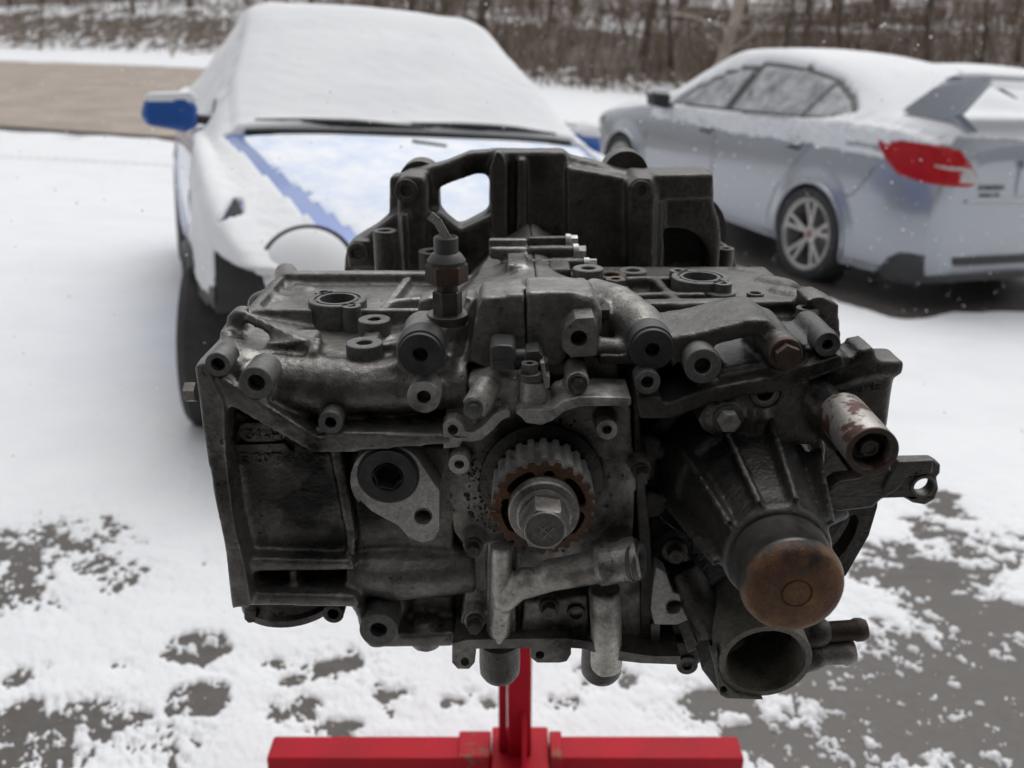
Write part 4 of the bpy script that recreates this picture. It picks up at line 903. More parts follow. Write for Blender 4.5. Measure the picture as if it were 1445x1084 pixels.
class Car:
    def __init__(self, name, label, T, wheels, loc, rot, Rw=.345, sub=13, nx=420):
        self.root = empty(name, loc); self.root.rotation_euler = rot; tag(self.root, label, 'car')
        WL[self.root.name] = Vector()                                  # parts are modelled in the car's own space
        self.X, self.Y, self.Z, self.well, self.sub = car_grid(T, wheels, Rw, nx, sub)
        e = np.gradient
        ax = np.stack([e(self.X, axis=1), e(self.Y, axis=1), e(self.Z, axis=1)], -1); ay = np.stack([e(self.X, axis=0), e(self.Y, axis=0), e(self.Z, axis=0)], -1)
        n = np.cross(ax, ay); self.N = n / (np.linalg.norm(n, axis=-1, keepdims=True) + 1e-9)
        if self.N[self.N.shape[0] // 2, self.N.shape[1] // 2, 1] < 0: self.N = -self.N
        for k in (0, -1): self.N[k, :, 1] = 0; self.N[k] /= np.linalg.norm(self.N[k], axis=-1, keepdims=True) + 1e-9
        self.row = np.repeat((np.arange(self.X.shape[0]) / sub)[:, None], self.X.shape[1], 1)   # 0 sill centre .. 9 roof centre
    def fc(self, A): return (A[:-1, :-1] + A[1:, :-1] + A[:-1, 1:] + A[1:, 1:]) / 4
    def sheet(self, name, material, mask, off=0., both=True, smooth=40, sides=(1, -1), label=None, close=False, sub=None):
        """mesh of the body cells in mask (on both sides), moved out by off along the normal"""
        off = off if hasattr(off, 'shape') else np.full(self.X.shape, off)
        co = np.stack([self.X, self.Y, self.Z], -1) + self.N * off[..., None]
        m, nx = self.X.shape; idx = np.arange(m * nx).reshape(m, nx)
        f = np.stack([idx[:-1, :-1], idx[:-1, 1:], idx[1:, 1:], idx[1:, :-1]], -1)
        V, F = [], []; base = 0
        for s in sides:
            mk = mask if not isinstance(mask, dict) else mask[s]
            ff = f[mk].reshape(-1, 4)
            c = co.reshape(-1, 3) * np.array([1, s, 1])
            used = np.unique(ff)
            if len(used) == 0: continue
            rm = -np.ones(m * nx, int); rm[used] = np.arange(len(used)) + base
            V += c[used].tolist(); q = rm[ff]; F += (q if s > 0 else q[:, ::-1]).tolist(); base += len(used)
        me = bpy.data.meshes.new(name); me.from_pydata(V, [], F)
        bm = bmesh.new(); bm.from_mesh(me); bmesh.ops.remove_doubles(bm, verts=bm.verts, dist=1e-4); bmesh.ops.recalc_face_normals(bm, faces=bm.faces); bm.to_mesh(me); bm.free()
        o = link(name, me, material, sub or self.root, Vector(), smooth)
        o.location = (0, 0, 0)
        if label: o['label'] = label
        return o
    def overlay(self, name, material, sd, t=.004, sides=(1, -1), sub=None, label=None):   # skin whose edge sinks cleanly into the body where sd < 0
        return self.sheet(name, material, self.fc(sd) > -.03, np.clip(sd * .8, -.008, t), sides=sides, sub=sub, label=label, smooth=60)
    def onside(self, x, z, s=1, off=0.0):                              # point of the flank at (x, z)
        d = (self.X - x) ** 2 + (self.Z - z) ** 2 + self.well * 9 + (self.row < 1.5) * 9 + (self.row > 8) * 9
        k = np.unravel_index(np.argmin(d), d.shape); return Vector((x, s * (self.Y[k] + off), z))
def wheel(car, x, y, z, s, r=.330, rr=.240, w=.24, rimm=None, spokes=5, style='pairs'):
    rimm = rimm or M['alloy']
    o = empty('wheel', (x, y, z)); o.parent = car.root; WL[o.name] = Vector((x, y, z)); c = Vector((x, y, z)); a = Vector((0, s, 0))
    h = w / 2
    ty = MB(); ty.open = True; ty.lathe(c, a, [(-h, rr), (-h * .98, r - .03), (-h * .75, r - .003), (0, r), (h * .72, r - .004), (h * .95, r - .025), (h, r - .05), (h * .98, rr + .006), (h * .8, rr)], 56); ty.obj('tyre', M['tyre'], o)
    rm = MB(); rm.open = True; rm.lathe(c, a, [(-h * .9, rr - .01), (h * .4, rr - .03), (h * .8, rr - .022), (h * .86, rr + .004), (h * .93, rr + .004), (h * .95, rr - .010), (h * .86, rr - .026)], 56); rm.obj('rim', rimm, o)
    MB().lathe(c, a, [(-h * .6, 0), (-h * .6, rr - .05), (-h * .5, rr - .05), (-h * .5, 0)], 40).obj('brake_disc', M['steel'], o)
    sp = MB(); hub = c + a * h * .55
    for k in range(spokes):
        t = 2 * math.pi * k / spokes + .3
        for dt in (-.19, .19):
            p = hub + Vector((math.cos(t) * .045, 0, math.sin(t) * .045)); q = c + a * h * .80 + Vector((math.cos(t + dt) * (rr - .012), 0, math.sin(t + dt) * (rr - .012)))
            sp.bar(p, q, .030, .022, a)
    sp.lathe(hub, a, [(-.03, 0), (-.03, .065), (.004, .062), (.012, .035), (.012, 0)], 28)
    sp.obj('spokes', rimm, o, bevel=.004)
    MB().lathe(hub + a * .012, a, [(0, 0), (0, .026), (.003, .024), (.003, 0)], 20).obj('hub_cap', M['hubred'], o)
    return o
M['tyre'] = mat('tyre_rubber', (.022, .022, .023), .75, col2=(.035, .034, .033), scale=30, bump=.3)
M['alloy'] = mat('grey_alloy', (.42, .40, .38), .35, .7)
M['hubred'] = mat('hub_badge', (.25, .04, .04), .4)
M['well'] = mat('wheel_well', (.03, .03, .031), .9)
M['silver'] = mat('silver_blue_paint', (.33, .35, .385), .24, .5, coat=1)
M['blue'] = mat('blue_paint', (.018, .095, .36), .3, .15, coat=.8)
M['trimblack'] = mat('trim_black', (.02, .02, .021), .45)
M['darkplastic'] = mat('dark_bumper_plastic', (.045, .045, .046), .55, col2=(.03, .03, .03), scale=12)
M['carsnow'] = mat_snow('car_snow', (.75, .76, .775))
M['thinsnow'] = mat('thin_snow_on_blue', (.57, .66, .83), .7, col2=(.80, .82, .86), scale=7, det=9, split=(.35, .6), bump=.4, bscale=70)
def mat_frost(name, thr):
    m = mat(name, (.05, .053, .055), .15, col2=(.50, .51, .53), scale=8, split=thr, rough2=.8, det=7, bump=.1, bscale=60); return m
M['glass_frost'] = mat_frost('snow_dusted_glass', (.28, .66))
M['glass'] = mat('dark_glass', (.012, .014, .016), .05, coat=.3)
M['lampred'] = mat('red_lamp_lens', (.40, .004, .008), .3, spec=.25, col2=(.30, .003, .006), scale=14); M['lampclear'] = mat('clear_lamp_lens', (.42, .41, .40), .15, coat=.6)
M['seam'] = mat('panel_gap', (.03, .032, .035), .7)

def sd_poly(A, B, poly):                                                # signed distance, positive inside
    d = np.full(A.shape, 9.); c = np.zeros(A.shape, bool); n = len(poly)
    for i in range(n):
        (x1, z1), (x2, z2) = poly[i], poly[(i + 1) % n]; ex, ez = x2 - x1, z2 - z1
        t = np.clip(((A - x1) * ex + (B - z1) * ez) / (ex * ex + ez * ez + 1e-12), 0, 1)
        d = np.minimum(d, np.hypot(A - x1 - t * ex, B - z1 - t * ez)); c ^= ((z1 > B) != (z2 > B)) & (A < ex * (B - z1) / (ez + 1e-9) + x1)
    return np.where(c, d, -d)
def nfield(A, B, s, seed): return fbm(A * s + 50, B * s + 50, 4, seed, .6)
def seam(car, name, pts, s=1, r=.0035):
    ps = [car.onside(x, z, s, .0005) for x, z in pts]
    return MB().tube(ps, r, 6).obj(name, M['seam'], car.root)

# ------------------------------------------------------------------ silver saloon, seen from behind its left side
TS = dict(x=[-1.0, -.985, -.93, -.80, -.6, -.42, -.2, .2, .6, 1.0, 1.5, 1.9, 2.25, 2.45, 2.7, 3.1, 3.4, 3.55, 3.6],
  zb=[.32, .29, .27, .24, .22, .21, .20, .20, .20, .20, .20, .20, .20, .20, .20, .20, .22, .28, .42],
  w=[.66, .74, .81, .86, .885, .892, .893, .89, .888, .888, .888, .888, .89, .892, .892, .87, .79, .66, .48],
  zs=[.82, .90, .98, 1.04, 1.07, 1.075, 1.065, 1.035, 1.01, .985, .96, .94, .92, .90, .86, .79, .70, .62, .52],
  zr=[.98, 1.08, 1.13, 1.16, 1.17, 1.18, 1.27, 1.40, 1.458, 1.478, 1.45, 1.30, 1.09, 1.00, .965, .90, .79, .68, .56],
  dr=[.03, .05, .03, .025, .025, .03, .05, .07, .065, .06, .06, .06, .05, .03, .03, .03, .03, .03, .02],
  wg=[.60, .68, .74, .77, .79, .80, .81, .815, .82, .82, .82, .82, .815, .81, .80, .77, .68, .56, .40],
  wr=[.56, .62, .66, .68, .68, .66, .60, .555, .545, .545, .55, .58, .66, .70, .70, .66, .58, .48, .34])
car = Car('parked_car', 'silver saloon with a tall rear wing parked beside the road, seen from its left rear', TS, [(0, .326), (2.65, .326)], SIL['loc'], SIL['rot'])
def silver_car(car):
    r, X, Y, Z = car.fc(car.row), car.fc(car.X), car.fc(car.Y), car.fc(car.Z)
    well = car.fc(car.well.astype(float)) > .99
    dlo = [(2.02, .985), (1.78, 1.13), (1.45, 1.28), (1.05, 1.355), (.65, 1.355), (.32, 1.305), (.04, 1.20), (-.10, 1.115), (.15, 1.075), (.8, 1.03), (1.4, 1.0)]
    grow = [(x + (.03 if x > 1 else -.03), z + (.022 if z > 1.08 else -.012)) for x, z in dlo]
    screen = (X > 1.62) & (X < 2.3) & (r > 7.15); rear = (X > -.36) & (X < .42) & (r > 7.2)
    car.sheet('body', M['silver'], ~(screen | rear | well), smooth=28)
    for s in (1, -1):
        for a_, b_ in ((-1, 1), (1, 9)): car.sheet('wheel_well', M['well'], well & (X > a_) & (X < b_), sides=(s,))
    V, W = car.X, car.Z; up = np.minimum(car.row - 5.6, 7.7 - car.row) * .2
    sg = np.minimum(sd_poly(V, W, dlo), up)
    p1 = V + .22 * (W - 1.0) - 1.22; p2 = V + .28 * (W - 1.0) - .36
    for s in (1, -1):
        car.overlay('window_trim', M['trimblack'], np.minimum(sd_poly(V, W, grow), up), .003, sides=(s,))
        for q_ in (p1 - .045, np.minimum(-p1 - .045, p2 - .012), -p2 - .012): car.overlay('side_window', M['glass_frost'], np.minimum(sg, q_), .006, sides=(s,))
    car.sheet('windscreen', M['glass'], screen, -.002); car.sheet('rear_window', M['glass'], rear, -.002)
    band = [(-.60, .205, .20), (-.66, .25, .20), (-.73, .345, .205), (-.80, .395, .21), (-.88, .405, .22), (-.94, .405, .235)]
    tp = [car.onside(x, z, 1, .012) for x, z, _ in band]; bt = [Vector((p.x, p.y - .02, z)) for p, (_, _, z) in zip(tp, band)]
    tp += [Vector((-1.008, y, .405)) for y in (.62, .4, .2, 0)]; bt += [Vector((-.985, y, .25)) for y in (.60, .4, .2, 0)]
    tp += [Vector((p.x, -p.y, p.z)) for p in tp[-2::-1]]; bt += [Vector((p.x, -p.y, p.z)) for p in bt[-2::-1]]
    mb = MB(); a_ = [mb.bm.verts.new(p) for p in tp]; b_ = [mb.bm.verts.new(p) for p in bt]; c_ = [mb.bm.verts.new(Vector((p.x + .10, p.y * .9, p.z - .01))) for p in bt]
    for k in range(len(a_) - 1): mb.bm.faces.new((a_[k], a_[k + 1], b_[k + 1], b_[k])); mb.bm.faces.new((b_[k], b_[k + 1], c_[k + 1], c_[k]))
    mb.obj('rear_diffuser', M['darkplastic'], car.root, smooth=50)
    tlp = [(-.45, 1.015), (-.60, 1.035), (-.80, 1.045), (-.90, 1.03), (-1.2, 1.0), (-1.2, .82), (-.84, .825), (-.68, .845), (-.55, .92)]
    sdt = np.minimum(np.minimum(sd_poly(V, W, tlp), car.Y - .55), np.minimum(car.row - 2, 6.4 - car.row))
    sdc = np.minimum(sdt - .008, np.maximum(sd_poly(V, W, [(-.87, .945), (-1.2, .94), (-1.2, .905), (-.96, .90), (-.88, .91)]), sd_poly(V, W, [(-.972, .94), (-1.2, .94), (-1.2, .80), (-.978, .80)])))
    for s in (1, -1):
        o = car.overlay('tail_light', M['lampred'], sdt, .010, sides=(s,))
        car.overlay('reversing_lens', M['lampclear'], sdc, .014, sides=(s,), sub=o)
    # snow lying on everything that faces up
    xv, yv, zv, nz, row = car.X, car.Y, car.Z, car.N[..., 2], car.row
    for s in (1, -1):
        n = nfield(xv * 1.0, zv * 1.6 + s * yv, 5, 71); n2 = nfield(xv, zv * 2 + s * yv, 26, 81)
        f = (nz - .22) * 2.2 + (n - .5) * .5 + (n2 - .5) * .9
        onglass = (sd_poly(xv, zv, grow) > 0) & (row > 5.7) & (row < 7.6)
        band = (zv > .865 + .05 * np.clip(1 - xv, 0, 1.5) + .02 * (n - .5)) & (row < 6.4) & (row > 3) & (xv < 2.2)
        f = np.where(onglass, -1, f)
        f = np.where(band & (xv > -1.2) & ~onglass, .30 + (n2 - .5) * 1.5 + (zv - .90 - .05 * np.clip(1 - xv, 0, 1.5)) * 4.0, f)
        f = np.where((row > 4.9) & (row < 5.9) & (xv < 2.2) & (xv > -.9) & ~onglass, np.maximum(f, .55 + (n2 - .5) * .5), f)
        f = np.where((xv > 2.25) & (row < 5.6), f - .8, f)
        f = np.where((xv < -.46) & (row < 6.2) & (zv < 1.035 - .05 * (xv > -.62)) , -1, f)                        # lamps and bumper stay clear
        f = np.where((xv < -.2) & (row < 5.2) & (zv < .98), f - 1.2, f)
        f = np.where((xv < .25) & (xv > -.62) & (np.abs(zv - .93) < .022) & (row > 2.6) & (row < 5.3), .3 + (n2 - .5) * 1.2, f)
        f = np.where((xv < -.90) & (row < 8.9) & (zv < 1.09), -1, f)
        f = np.where((row < 4.2) & (zv < .84), -1, f)
        mask = (car.fc(f) > -.45)
        car.sheet('snow_cover', M['carsnow'], mask, np.clip(f * .02 + (.004 * (n - .5) + .004 * (n2 - .5)) * (f > 0), -.007, .018), sides=(s,), smooth=180)
    for x in (0, 2.65):
        for s in (1, -1): wheel(car, x, s * .79, .326, s, rimm=M['alloy'])
    for s in (1, -1):
        for xw in (0, 2.65): MB().tube([car.onside(xw + .350 * math.cos(t), .326 + .350 * math.sin(t), s, .004) for t in np.linspace(-.25, 3.39, 40)], .013, 8).obj('arch_lip', M['silver'], car.root)
        seam(car, 'door_gap', [(1.27, .97), (1.24, .80), (1.22, .60), (1.22, .42), (1.24, .30)], s); seam(car, 'door_gap', [(.10, 1.05), (.13, .9), (.28, .72), (.40, .58), (.46, .42), (.48, .30)], s)
        seam(car, 'door_gap', [(2.26, .92), (2.28, .7), (2.26, .5), (2.22, .30)], s); seam(car, 'bumper_gap', [(-.50, .86), (-.44, .76), (-.36, .66), (-.30, .64)], s)
        for hx in (.30, 1.38):
            p = car.onside(hx, .86 + .03 * (hx < 1), s, .022); mb = MB(); mb.cap(p + Vector((-.085, 0, 0)), p + Vector((.085, 0, .004)), .014); mb.cap(p + Vector((-.085, -s * .02, 0)), p + Vector((-.085, 0, 0)), .013); mb.cap(p + Vector((.085, -s * .02, .003)), p + Vector((.085, 0, .003)), .013)
            h = mb.obj('door_handle', M['silver'], car.root); MB().cap(p + Vector((-.06, -s * .018, -.022)), p + Vector((.06, -s * .018, -.020)), .018).obj('handle_cup_shade', M['seam'], h); mb = MB(); mb.cap(p + Vector((-.08, 0, .012)), p + Vector((-.05, 0, .012)), .012, 10); mb.cap(p + Vector((.05, 0, .014)), p + Vector((.085, 0, .014)), .012, 10); mb.obj('handle_snow', M['carsnow'], h)  # dark capsule stands in for the shade in the handle cup
        p = car.onside(1.93, .96, s, 0)
        mb = MB(); mb.prism3([p + Vector((.10, s * .06, -.03)), p + Vector((.12, s * .22, 0)), p + Vector((.11, s * .23, .11)), p + Vector((.09, s * .07, .10))], (-.13, 0, 0), taper=.95); mr = mb.obj('door_mirror', M['trimblack'], car.root, bevel=.02)
        mb = MB(); mb.prism3([p + Vector((.13, s * .07, .03)), p + Vector((.14, s * .22, .04)), p + Vector((.12, s * .23, .118)), p + Vector((.10, s * .07, .11))], (-.12, 0, 0), taper=.95); mb.obj('mirror_cap', M['silver'], mr, bevel=.02)
        mb = MB(); mb.cap(p + Vector((.05, s * .09, .112)), p + Vector((.05, s * .21, .117)), .030); mb.obj('mirror_snow', M['carsnow'], mr)
        MB().bar(p + Vector((.05, -s * .02, .0)), p + Vector((.05, s * .12, .02)), .06, .03).obj('mirror_foot', M['trimblack'], mr, bevel=.006)
        # tall wing stands
        yw = s * .68
        mb = MB(); mb.prism3([(-.40, yw, 1.185), (-.62, yw, 1.345), (-.72, yw * .985, 1.39), (-1.0, yw * .985, 1.41), (-.86, yw, 1.22), (-.78, yw, 1.165), (-.58, yw, 1.155)], (0, -s * .055, 0), taper=.98); mb.obj('wing_stand', M['silver'], car.root, bevel=.012)
        mb = MB(); mb.prism3([(-.46, yw - s * .005, 1.10), (-.50, yw - s * .005, 1.16), (-.80, yw - s * .005, 1.21), (-.95, yw - s * .005, 1.12), (-.93, yw - s * .005, 1.10)], (0, -s * .10, 0)); mb.obj('wing_foot', M['darkplastic'] if False else M['silver'], car.root, bevel=.012)
        p = Vector((-.86, s * .50, .27)); MB().lathe(p, (-1, 0, -.05), [(-.1, 0), (-.1, .042), (.06, .045), (.06, .038), (0, .036), (0, 0)], 24).obj('exhaust_tip', M['steel'], car.root)
    mb = MB(); sec = [(-.64, 1.365), (-.74, 1.395), (-1.0, 1.425), (-1.005, 1.415), (-.78, 1.375), (-.66, 1.352)]
    mb.prism3([(x, -.665, z) for x, z in sec], (0, 1.33, 0)); wing = mb.obj('rear_wing', M['silver'], car.root, bevel=.004)
    mb = MB(); mb.prism3([(x, -.66, z) for x, z in [(-.66, 1.375), (-.74, 1.398), (-.995, 1.428), (-.98, 1.452), (-.76, 1.435), (-.68, 1.405)]], (0, 1.32, 0)); mb.obj('wing_snow', M['carsnow'], wing, bevel=.01)
    # boot lid: number plate recess, plate light bar, lettering
    mb = MB(); mb.prism3([(-1.012, -.27, .93), (-1.012, .27, .93), (-1.010, .25, .775), (-1.010, -.25, .775)], (.03, 0, 0)); pr = mb.obj('plate_recess', M['silver'], car.root, bevel=.006)
    mb = MB(); mb.box((-1.035, -.27, .935), (-.98, .27, .975)); mb.obj('plate_light_bar', M['silver'], car.root, bevel=.008)
    mb = MB(); mb.cap((-1.036, .20, .945), (-1.036, .23, .945), .008); mb.obj('lock_button', M['trimblack'], car.root)
    text('badge_lettering', 'SUBARU', (-1.006, .56, .805), .042, (0, -1, 0), UP, .002, M['trimblack'], None, width=.20).parent = car.root
    text('badge_lettering', 'WRX STI', (-1.006, .54, .765), .030, (0, -1, 0), UP, .002, M['trimblack'], None, width=.16).parent = car.root
    mb = MB(); mb.bar((-1.0, .64, .735), (-1.0, -.64, .735), .03, .016); mb.obj('bumper_ledge', M['silver'], car.root, bevel=.005)
    mb = MB(); mb.bar((-1.0, .62, .747), (-1.0, -.62, .747), .03, .010); mb.obj('ledge_snow', M['carsnow'], car.root, bevel=.004)
silver_car(car)

# ------------------------------------------------------------------ blue car under snow, facing the camera
TB = dict(x=[-3.55, -3.45, -3.1, -2.75, -2.3, -1.8, -1.4, -1.1, -.75, -.45, -.1, .25, .5, .65, .76, .82, .85],
  zb=[.45, .32, .24, .20, .18, .18, .18, .18, .18, .18, .18, .18, .19, .20, .24, .30, .42],
  w=[.60, .72, .81, .845, .855, .86, .86, .862, .865, .868, .870, .86, .83, .79, .73, .64, .50],
  zs=[.80, .90, .94, .945, .94, .935, .93, .925, .915, .90, .87, .82, .765, .72, .66, .60, .52],
  zr=[.92, 1.02, 1.06, 1.10, 1.34, 1.425, 1.43, 1.31, 1.13, .985, .94, .875, .81, .755, .69, .63, .55],
  dr=[.03, .03, .03, .05, .06, .06, .06, .06, .055, .03, .03, .03, .03, .03, .03, .03, .02],
  wg=[.52, .64, .73, .76, .775, .78, .785, .785, .785, .78, .765, .73, .69, .64, .57, .49, .38],
  wr=[.48, .58, .64, .60, .54, .53, .55, .60, .68, .70, .66, .61, .57, .53, .47, .40, .30])
bcar = Car('parked_car', 'blue car facing the engine, its hood and windscreen covered with snow', TB, [(0, .30), (-2.525, .30)], BLU['loc'], BLU['rot'], Rw=.325)
def blue_car(car):
    r, X, Y, Z = car.fc(car.row), car.fc(car.X), car.fc(car.Y), car.fc(car.Z)
    well = car.fc(car.well.astype(float)) > .99
    sideok = (r > 5.9) & (r < 7.0)
    g = sideok & (X < -.72) & (X > -2.75) & (Z > .965) & (Z < 1.33)
    screen = (X < -.47) & (X > -1.36) & (r > 7.05); rear = (X < -2.2) & (X > -2.8) & (r > 7.1)
    cut = (X > .15) & (Z < .53) & (Y > .40) | (X > .415) & (Z < .71) & (Y > .40); bump = (X > .15) & (Z < .60) & ~cut & ~well
    body = ~(g | screen | rear | well | bump | cut)
    car.sheet('body', M['blue'], body, smooth=28)
    car.sheet('front_bumper', M['darkplastic'], bump & ~well, .001)
    for s in (1, -1):
        for a_, b_ in ((-9, -1), (-1, 9)): car.sheet('wheel_well', M['well'], well & (X > a_) & (X < b_), sides=(s,))
    for s in (1, -1):
        car.sheet('side_window', M['glass_frost'], g, -.005, sides=(s,))
    car.sheet('windscreen', M['glass'], screen, -.003); car.sheet('rear_window', M['glass'], rear, -.003)
    xv, yv, zv, nz, row = car.X, car.Y, car.Z, car.N[..., 2], car.row
    hood = (xv > -.46) & (xv < .60) & (row > 6.0)
    yh = np.interp(xv, [-.46, 0, .35, .62], [.735, .66, .585, .50])                          # hood edge
    for s in (1, -1):
        n = nfield(xv, zv + s * yv, 4, 171); n2 = nfield(xv, zv + s * yv, 30, 181)
        f = .55 + (nz - .15) * 1.4 + (n - .5) * .5 + (n2 - .5) * .35
        f = np.where((row < 4.2), (zv - .58 - .14 * sstep(.0, .5, -xv)) * 6 + (n - .5) * 1.6 + (n2 - .5) * .5, f)
        f = np.where((xv > .28) & (row < 6), f + .0, f)
        f = np.where((xv > .42) & (zv < .70), (zv - .52 - .45 * np.abs(yv - .50)) * 7 + (n - .5) * 1.2, f)
        f = np.where((row < 5) & (xv < -.5), (zv - .93) * 4 + (n2 - .5), f)
        strip = hood & (yv < yh) & (yv > yh - .045 + .05 * (n2 - .5) - .035 * sstep(-.1, .5, xv))
        f = np.where(strip, -1, f)
        f = np.where((xv > .412) & (zv < .706) & (yv > .40) | (xv > .14) & (zv < .555), -1, f)
        f = np.where((row > 5.9) & (row < 7.0) & (xv < -.72), .12 + (n2 - .5) * 1.4 + (n - .5), f)
        f = np.where((np.abs(xv - .338) < .085) & (sd_poly(xv, yv, [(.40, .800), (.255, .752), (.37, .758)]) > -.014) & (row < 7), -1, f)
        gap = hood & (np.abs(yv - yh) < .006); f = np.where(gap, -1, f)
        cowl = (np.abs(xv + .462 - .05 * np.clip(yv, 0, 1)) < .014) & (row > 6.9); f = np.where(cowl, -1, f)
        f = np.where(car.well | (row < 1.2), -1, f)
        mask = car.fc(f) > -.45
        th = np.where(row > 7, .018, .010) * (.6 + .8 * nfield(xv, yv + zv, 2.2, 33))
        onhood = hood & (yv < yh)
        th = np.where(onhood, .004, th)
        th = np.where((xv < -.47) & (row > 7), .03, th)
        hc = car.fc((hood & (yv < yh)).astype(float)) > .5
        car.sheet('hood_snow', M['thinsnow'], mask & hc, np.clip(f * .006, -.004, .003), sides=(s,), smooth=180)
        car.sheet('snow_cover', M['carsnow'], mask & ~hc, np.where(f > 0, np.minimum(.002 + th * np.clip(f, 0, 1) + (.006 * (n - .5) + .007 * (n2 - .5)) * np.clip(f * 3, 0, 1), f * .05 + .0005), np.clip(f * .02, -.008, 0)), sides=(s,), smooth=180)
    for x in (0, -2.525):
        for s in (1, -1):
            w_ = wheel(car, x, s * (.785 if x == 0 else .755), .308, s, r=.315, rr=.215, w=.225)
            if x == 0: w_.rotation_euler = (0, 0, R(-13))
    for s in (1, -1):
        # round headlight under snow
        p = Vector((.665, s * .600, .70)); ax = Vector((.80, s * .22, .55)).normalized()
        MB().lathe(p, ax, [(-.09, .135), (.0, .140), (.012, .138), (.012, .125)], 36).obj('headlight_ring', M['trimblack'], car.root)
        hl = MB().lathe(p, ax, [(-.05, 0), (-.05, .12), (.01, .122), (.03, .10), (.045, .05), (.048, 0)], 36).obj('headlight', M['lampclear'], car.root)
        MB().lathe(p + ax * .004, ax, [(.0, .124), (.014, .124), (.036, .10), (.052, .05), (.056, 0)], 36).obj('headlight_snow', M['carsnow'], hl)
        # dark plate painted in for the shaded hole in the wing; mirror
        nv = Vector((.30, s * .50, .80)).normalized() * .007; tri = [Vector(v) + nv for v in ((.412, s * .806, .794), (.235, s * .754, .834), (.375, s * .746, .806))]
        mb = MB(); mb.prism3(tri, nv * -3); mb.obj('wing_hole_patch', M['well'], car.root)
        p = car.onside(-.80, .985, s, 0) - (Vector((.05, .03, .075)) if s > 0 else Vector())
        mb = MB(); mb.prism3([p + Vector((.07, s * .05, -.035)), p + Vector((.075, s * .10, -.055)), p + Vector((.05, s * .25, -.035)), p + Vector((.04, s * .262, .0)), p + Vector((.045, s * .25, .060)), p + Vector((.06, s * .08, .072)), p + Vector((.068, s * .05, .05))], (-.085, 0, 0), taper=.92); mr = mb.obj('door_mirror', M['blue'], car.root, bevel=.018)
        MB().bar(p + Vector((.03, -s * .03, -.01)), p + Vector((.03, s * .07, -.005)), .06, .035).obj('mirror_foot', M['trimblack'], mr, bevel=.008)
        mb = MB(); mb.prism3([p + Vector((.062, s * .045, .060)), p + Vector((.052, s * .245, .052)), p + Vector((.045, s * .24, .082)), p + Vector((.055, s * .06, .098))], (-.09, 0, 0), taper=.9); mb.obj('mirror_snow', M['carsnow'], mr, bevel=.012)
        mb = MB(); mb.prism3([p + Vector((.10, s * .0, -.05)), p + Vector((-.04, s * .0, -.05)), p + Vector((-.03, -s * .03, .07))], (0, s * .012, 0)); mb.obj('mirror_sail', M['trimblack'], mr, bevel=.003)
        ps = [car.onside(.335 * math.cos(t), .30 + .335 * math.sin(t), s, .012) for t in np.linspace(1.05, 3.0, 22)]; MB().tube(ps, .016, 8).obj('arch_lip', M['darkplastic'], car.root)
        seam(car, 'door_gap', [(-.62, .90), (-.60, .7), (-.56, .5), (-.52, .32)], s)
        MB().box((-.44, min(s * .30, s * .80), .22), (-.36, max(s * .30, s * .80), .72)).obj('bulkhead', M['well'], car.root); MB().box((.33, min(s * .38, s * .836), .52), (.425, max(s * .38, s * .836), .708)).obj('inner_wing', M['darkplastic'], car.root); MB().box((.02, min(s * .40, s * .56), .22), (.56, max(s * .40, s * .56), .64)).obj('inner_wing', M['well'], car.root)
        MB().prism3([(.46, s * .62, .60), (.60, s * .50, .56), (.58, s * .48, .30), (.47, s * .58, .34)], (-.02, 0, 0)).obj('bumper_bracket', M['darkplastic'], car.root, bevel=.004)
    # wipers half buried at the foot of the windscreen
    for (a, b_) in (((-.52, -.62), (-.47, .02)), ((-.50, -.02), (-.50, .60))):
        pts = []
        for t in np.linspace(0, 1, 8):
            x, y = a[0] + (b_[0] - a[0]) * t, a[1] + (b_[1] - a[1]) * t
            k = np.argmin((car.X[-20:] - x) ** 2 + (car.Y[-20:] - abs(y)) ** 2); z = car.Z[-20:].ravel()[k]; pts.append(Vector((x + .03, y, z + .018)))
        MB().tube(pts, [.006, .010, .014, .016, .016, .014, .010, .007], 8).obj('wiper', M['trimblack'], car.root)
    pts = [Vector((-.455 + .05 * (1 - (y / .7) ** 2), y, .985 - .02 * (y / .7) ** 2)) for y in np.linspace(-.66, .66, 15)]
    mb = MB(); mb.tube(pts, [.012] + [.018] * 13 + [.012], 8); mb.obj('cowl_panel', M['trimblack'], car.root)
    mb = MB(); mb.bar((-.30, -.06, .968), (-.24, .06, .960), .02, .014); mb.obj('washer_nozzle', M['trimblack'], car.root, bevel=.004)
blue_car(bcar)
# =================================================================== WOODED BANK
M['bark'] = mat('grey_bark', (.085, .070, .058), .9, col2=(.13, .11, .095), scale=6, bump=.6, bscale=30)
M['bark_pale'] = mat('pale_bark', (.44, .38, .32), .85, col2=(.34, .29, .24), scale=4, bump=.5, bscale=20)
M['twig'] = mat('brown_twigs', (.14, .095, .068), .9, col2=(.22, .16, .12), scale=.8)
M['evergreen'] = mat('dull_evergreen', (.055, .058, .042), .9, col2=(.085, .08, .06), scale=1.5)
def blades(name, pts, hs, ws, lean, material, kind=None):             # thin upright twig blades, two crossed triangles each
    n = len(pts); a = rng.uniform(0, 6.283, n); V = np.zeros((n, 3, 3)); d = np.stack([np.cos(a), np.sin(a), 0 * a], 1)
    V[:, 0] = pts - d * ws[:, None]; V[:, 1] = pts + d * ws[:, None]
    V[:, 2] = pts + np.stack([rng.normal(0, lean, n) * hs, rng.normal(0, lean, n) * hs, hs], 1)
    me = bpy.data.meshes.new(name); me.from_pydata(V.reshape(-1, 3).tolist(), [], np.arange(3 * n).reshape(n, 3).tolist())
    o = link(name, me, material, None, Vector(), 0)
    if kind: o['kind'] = kind
    return o
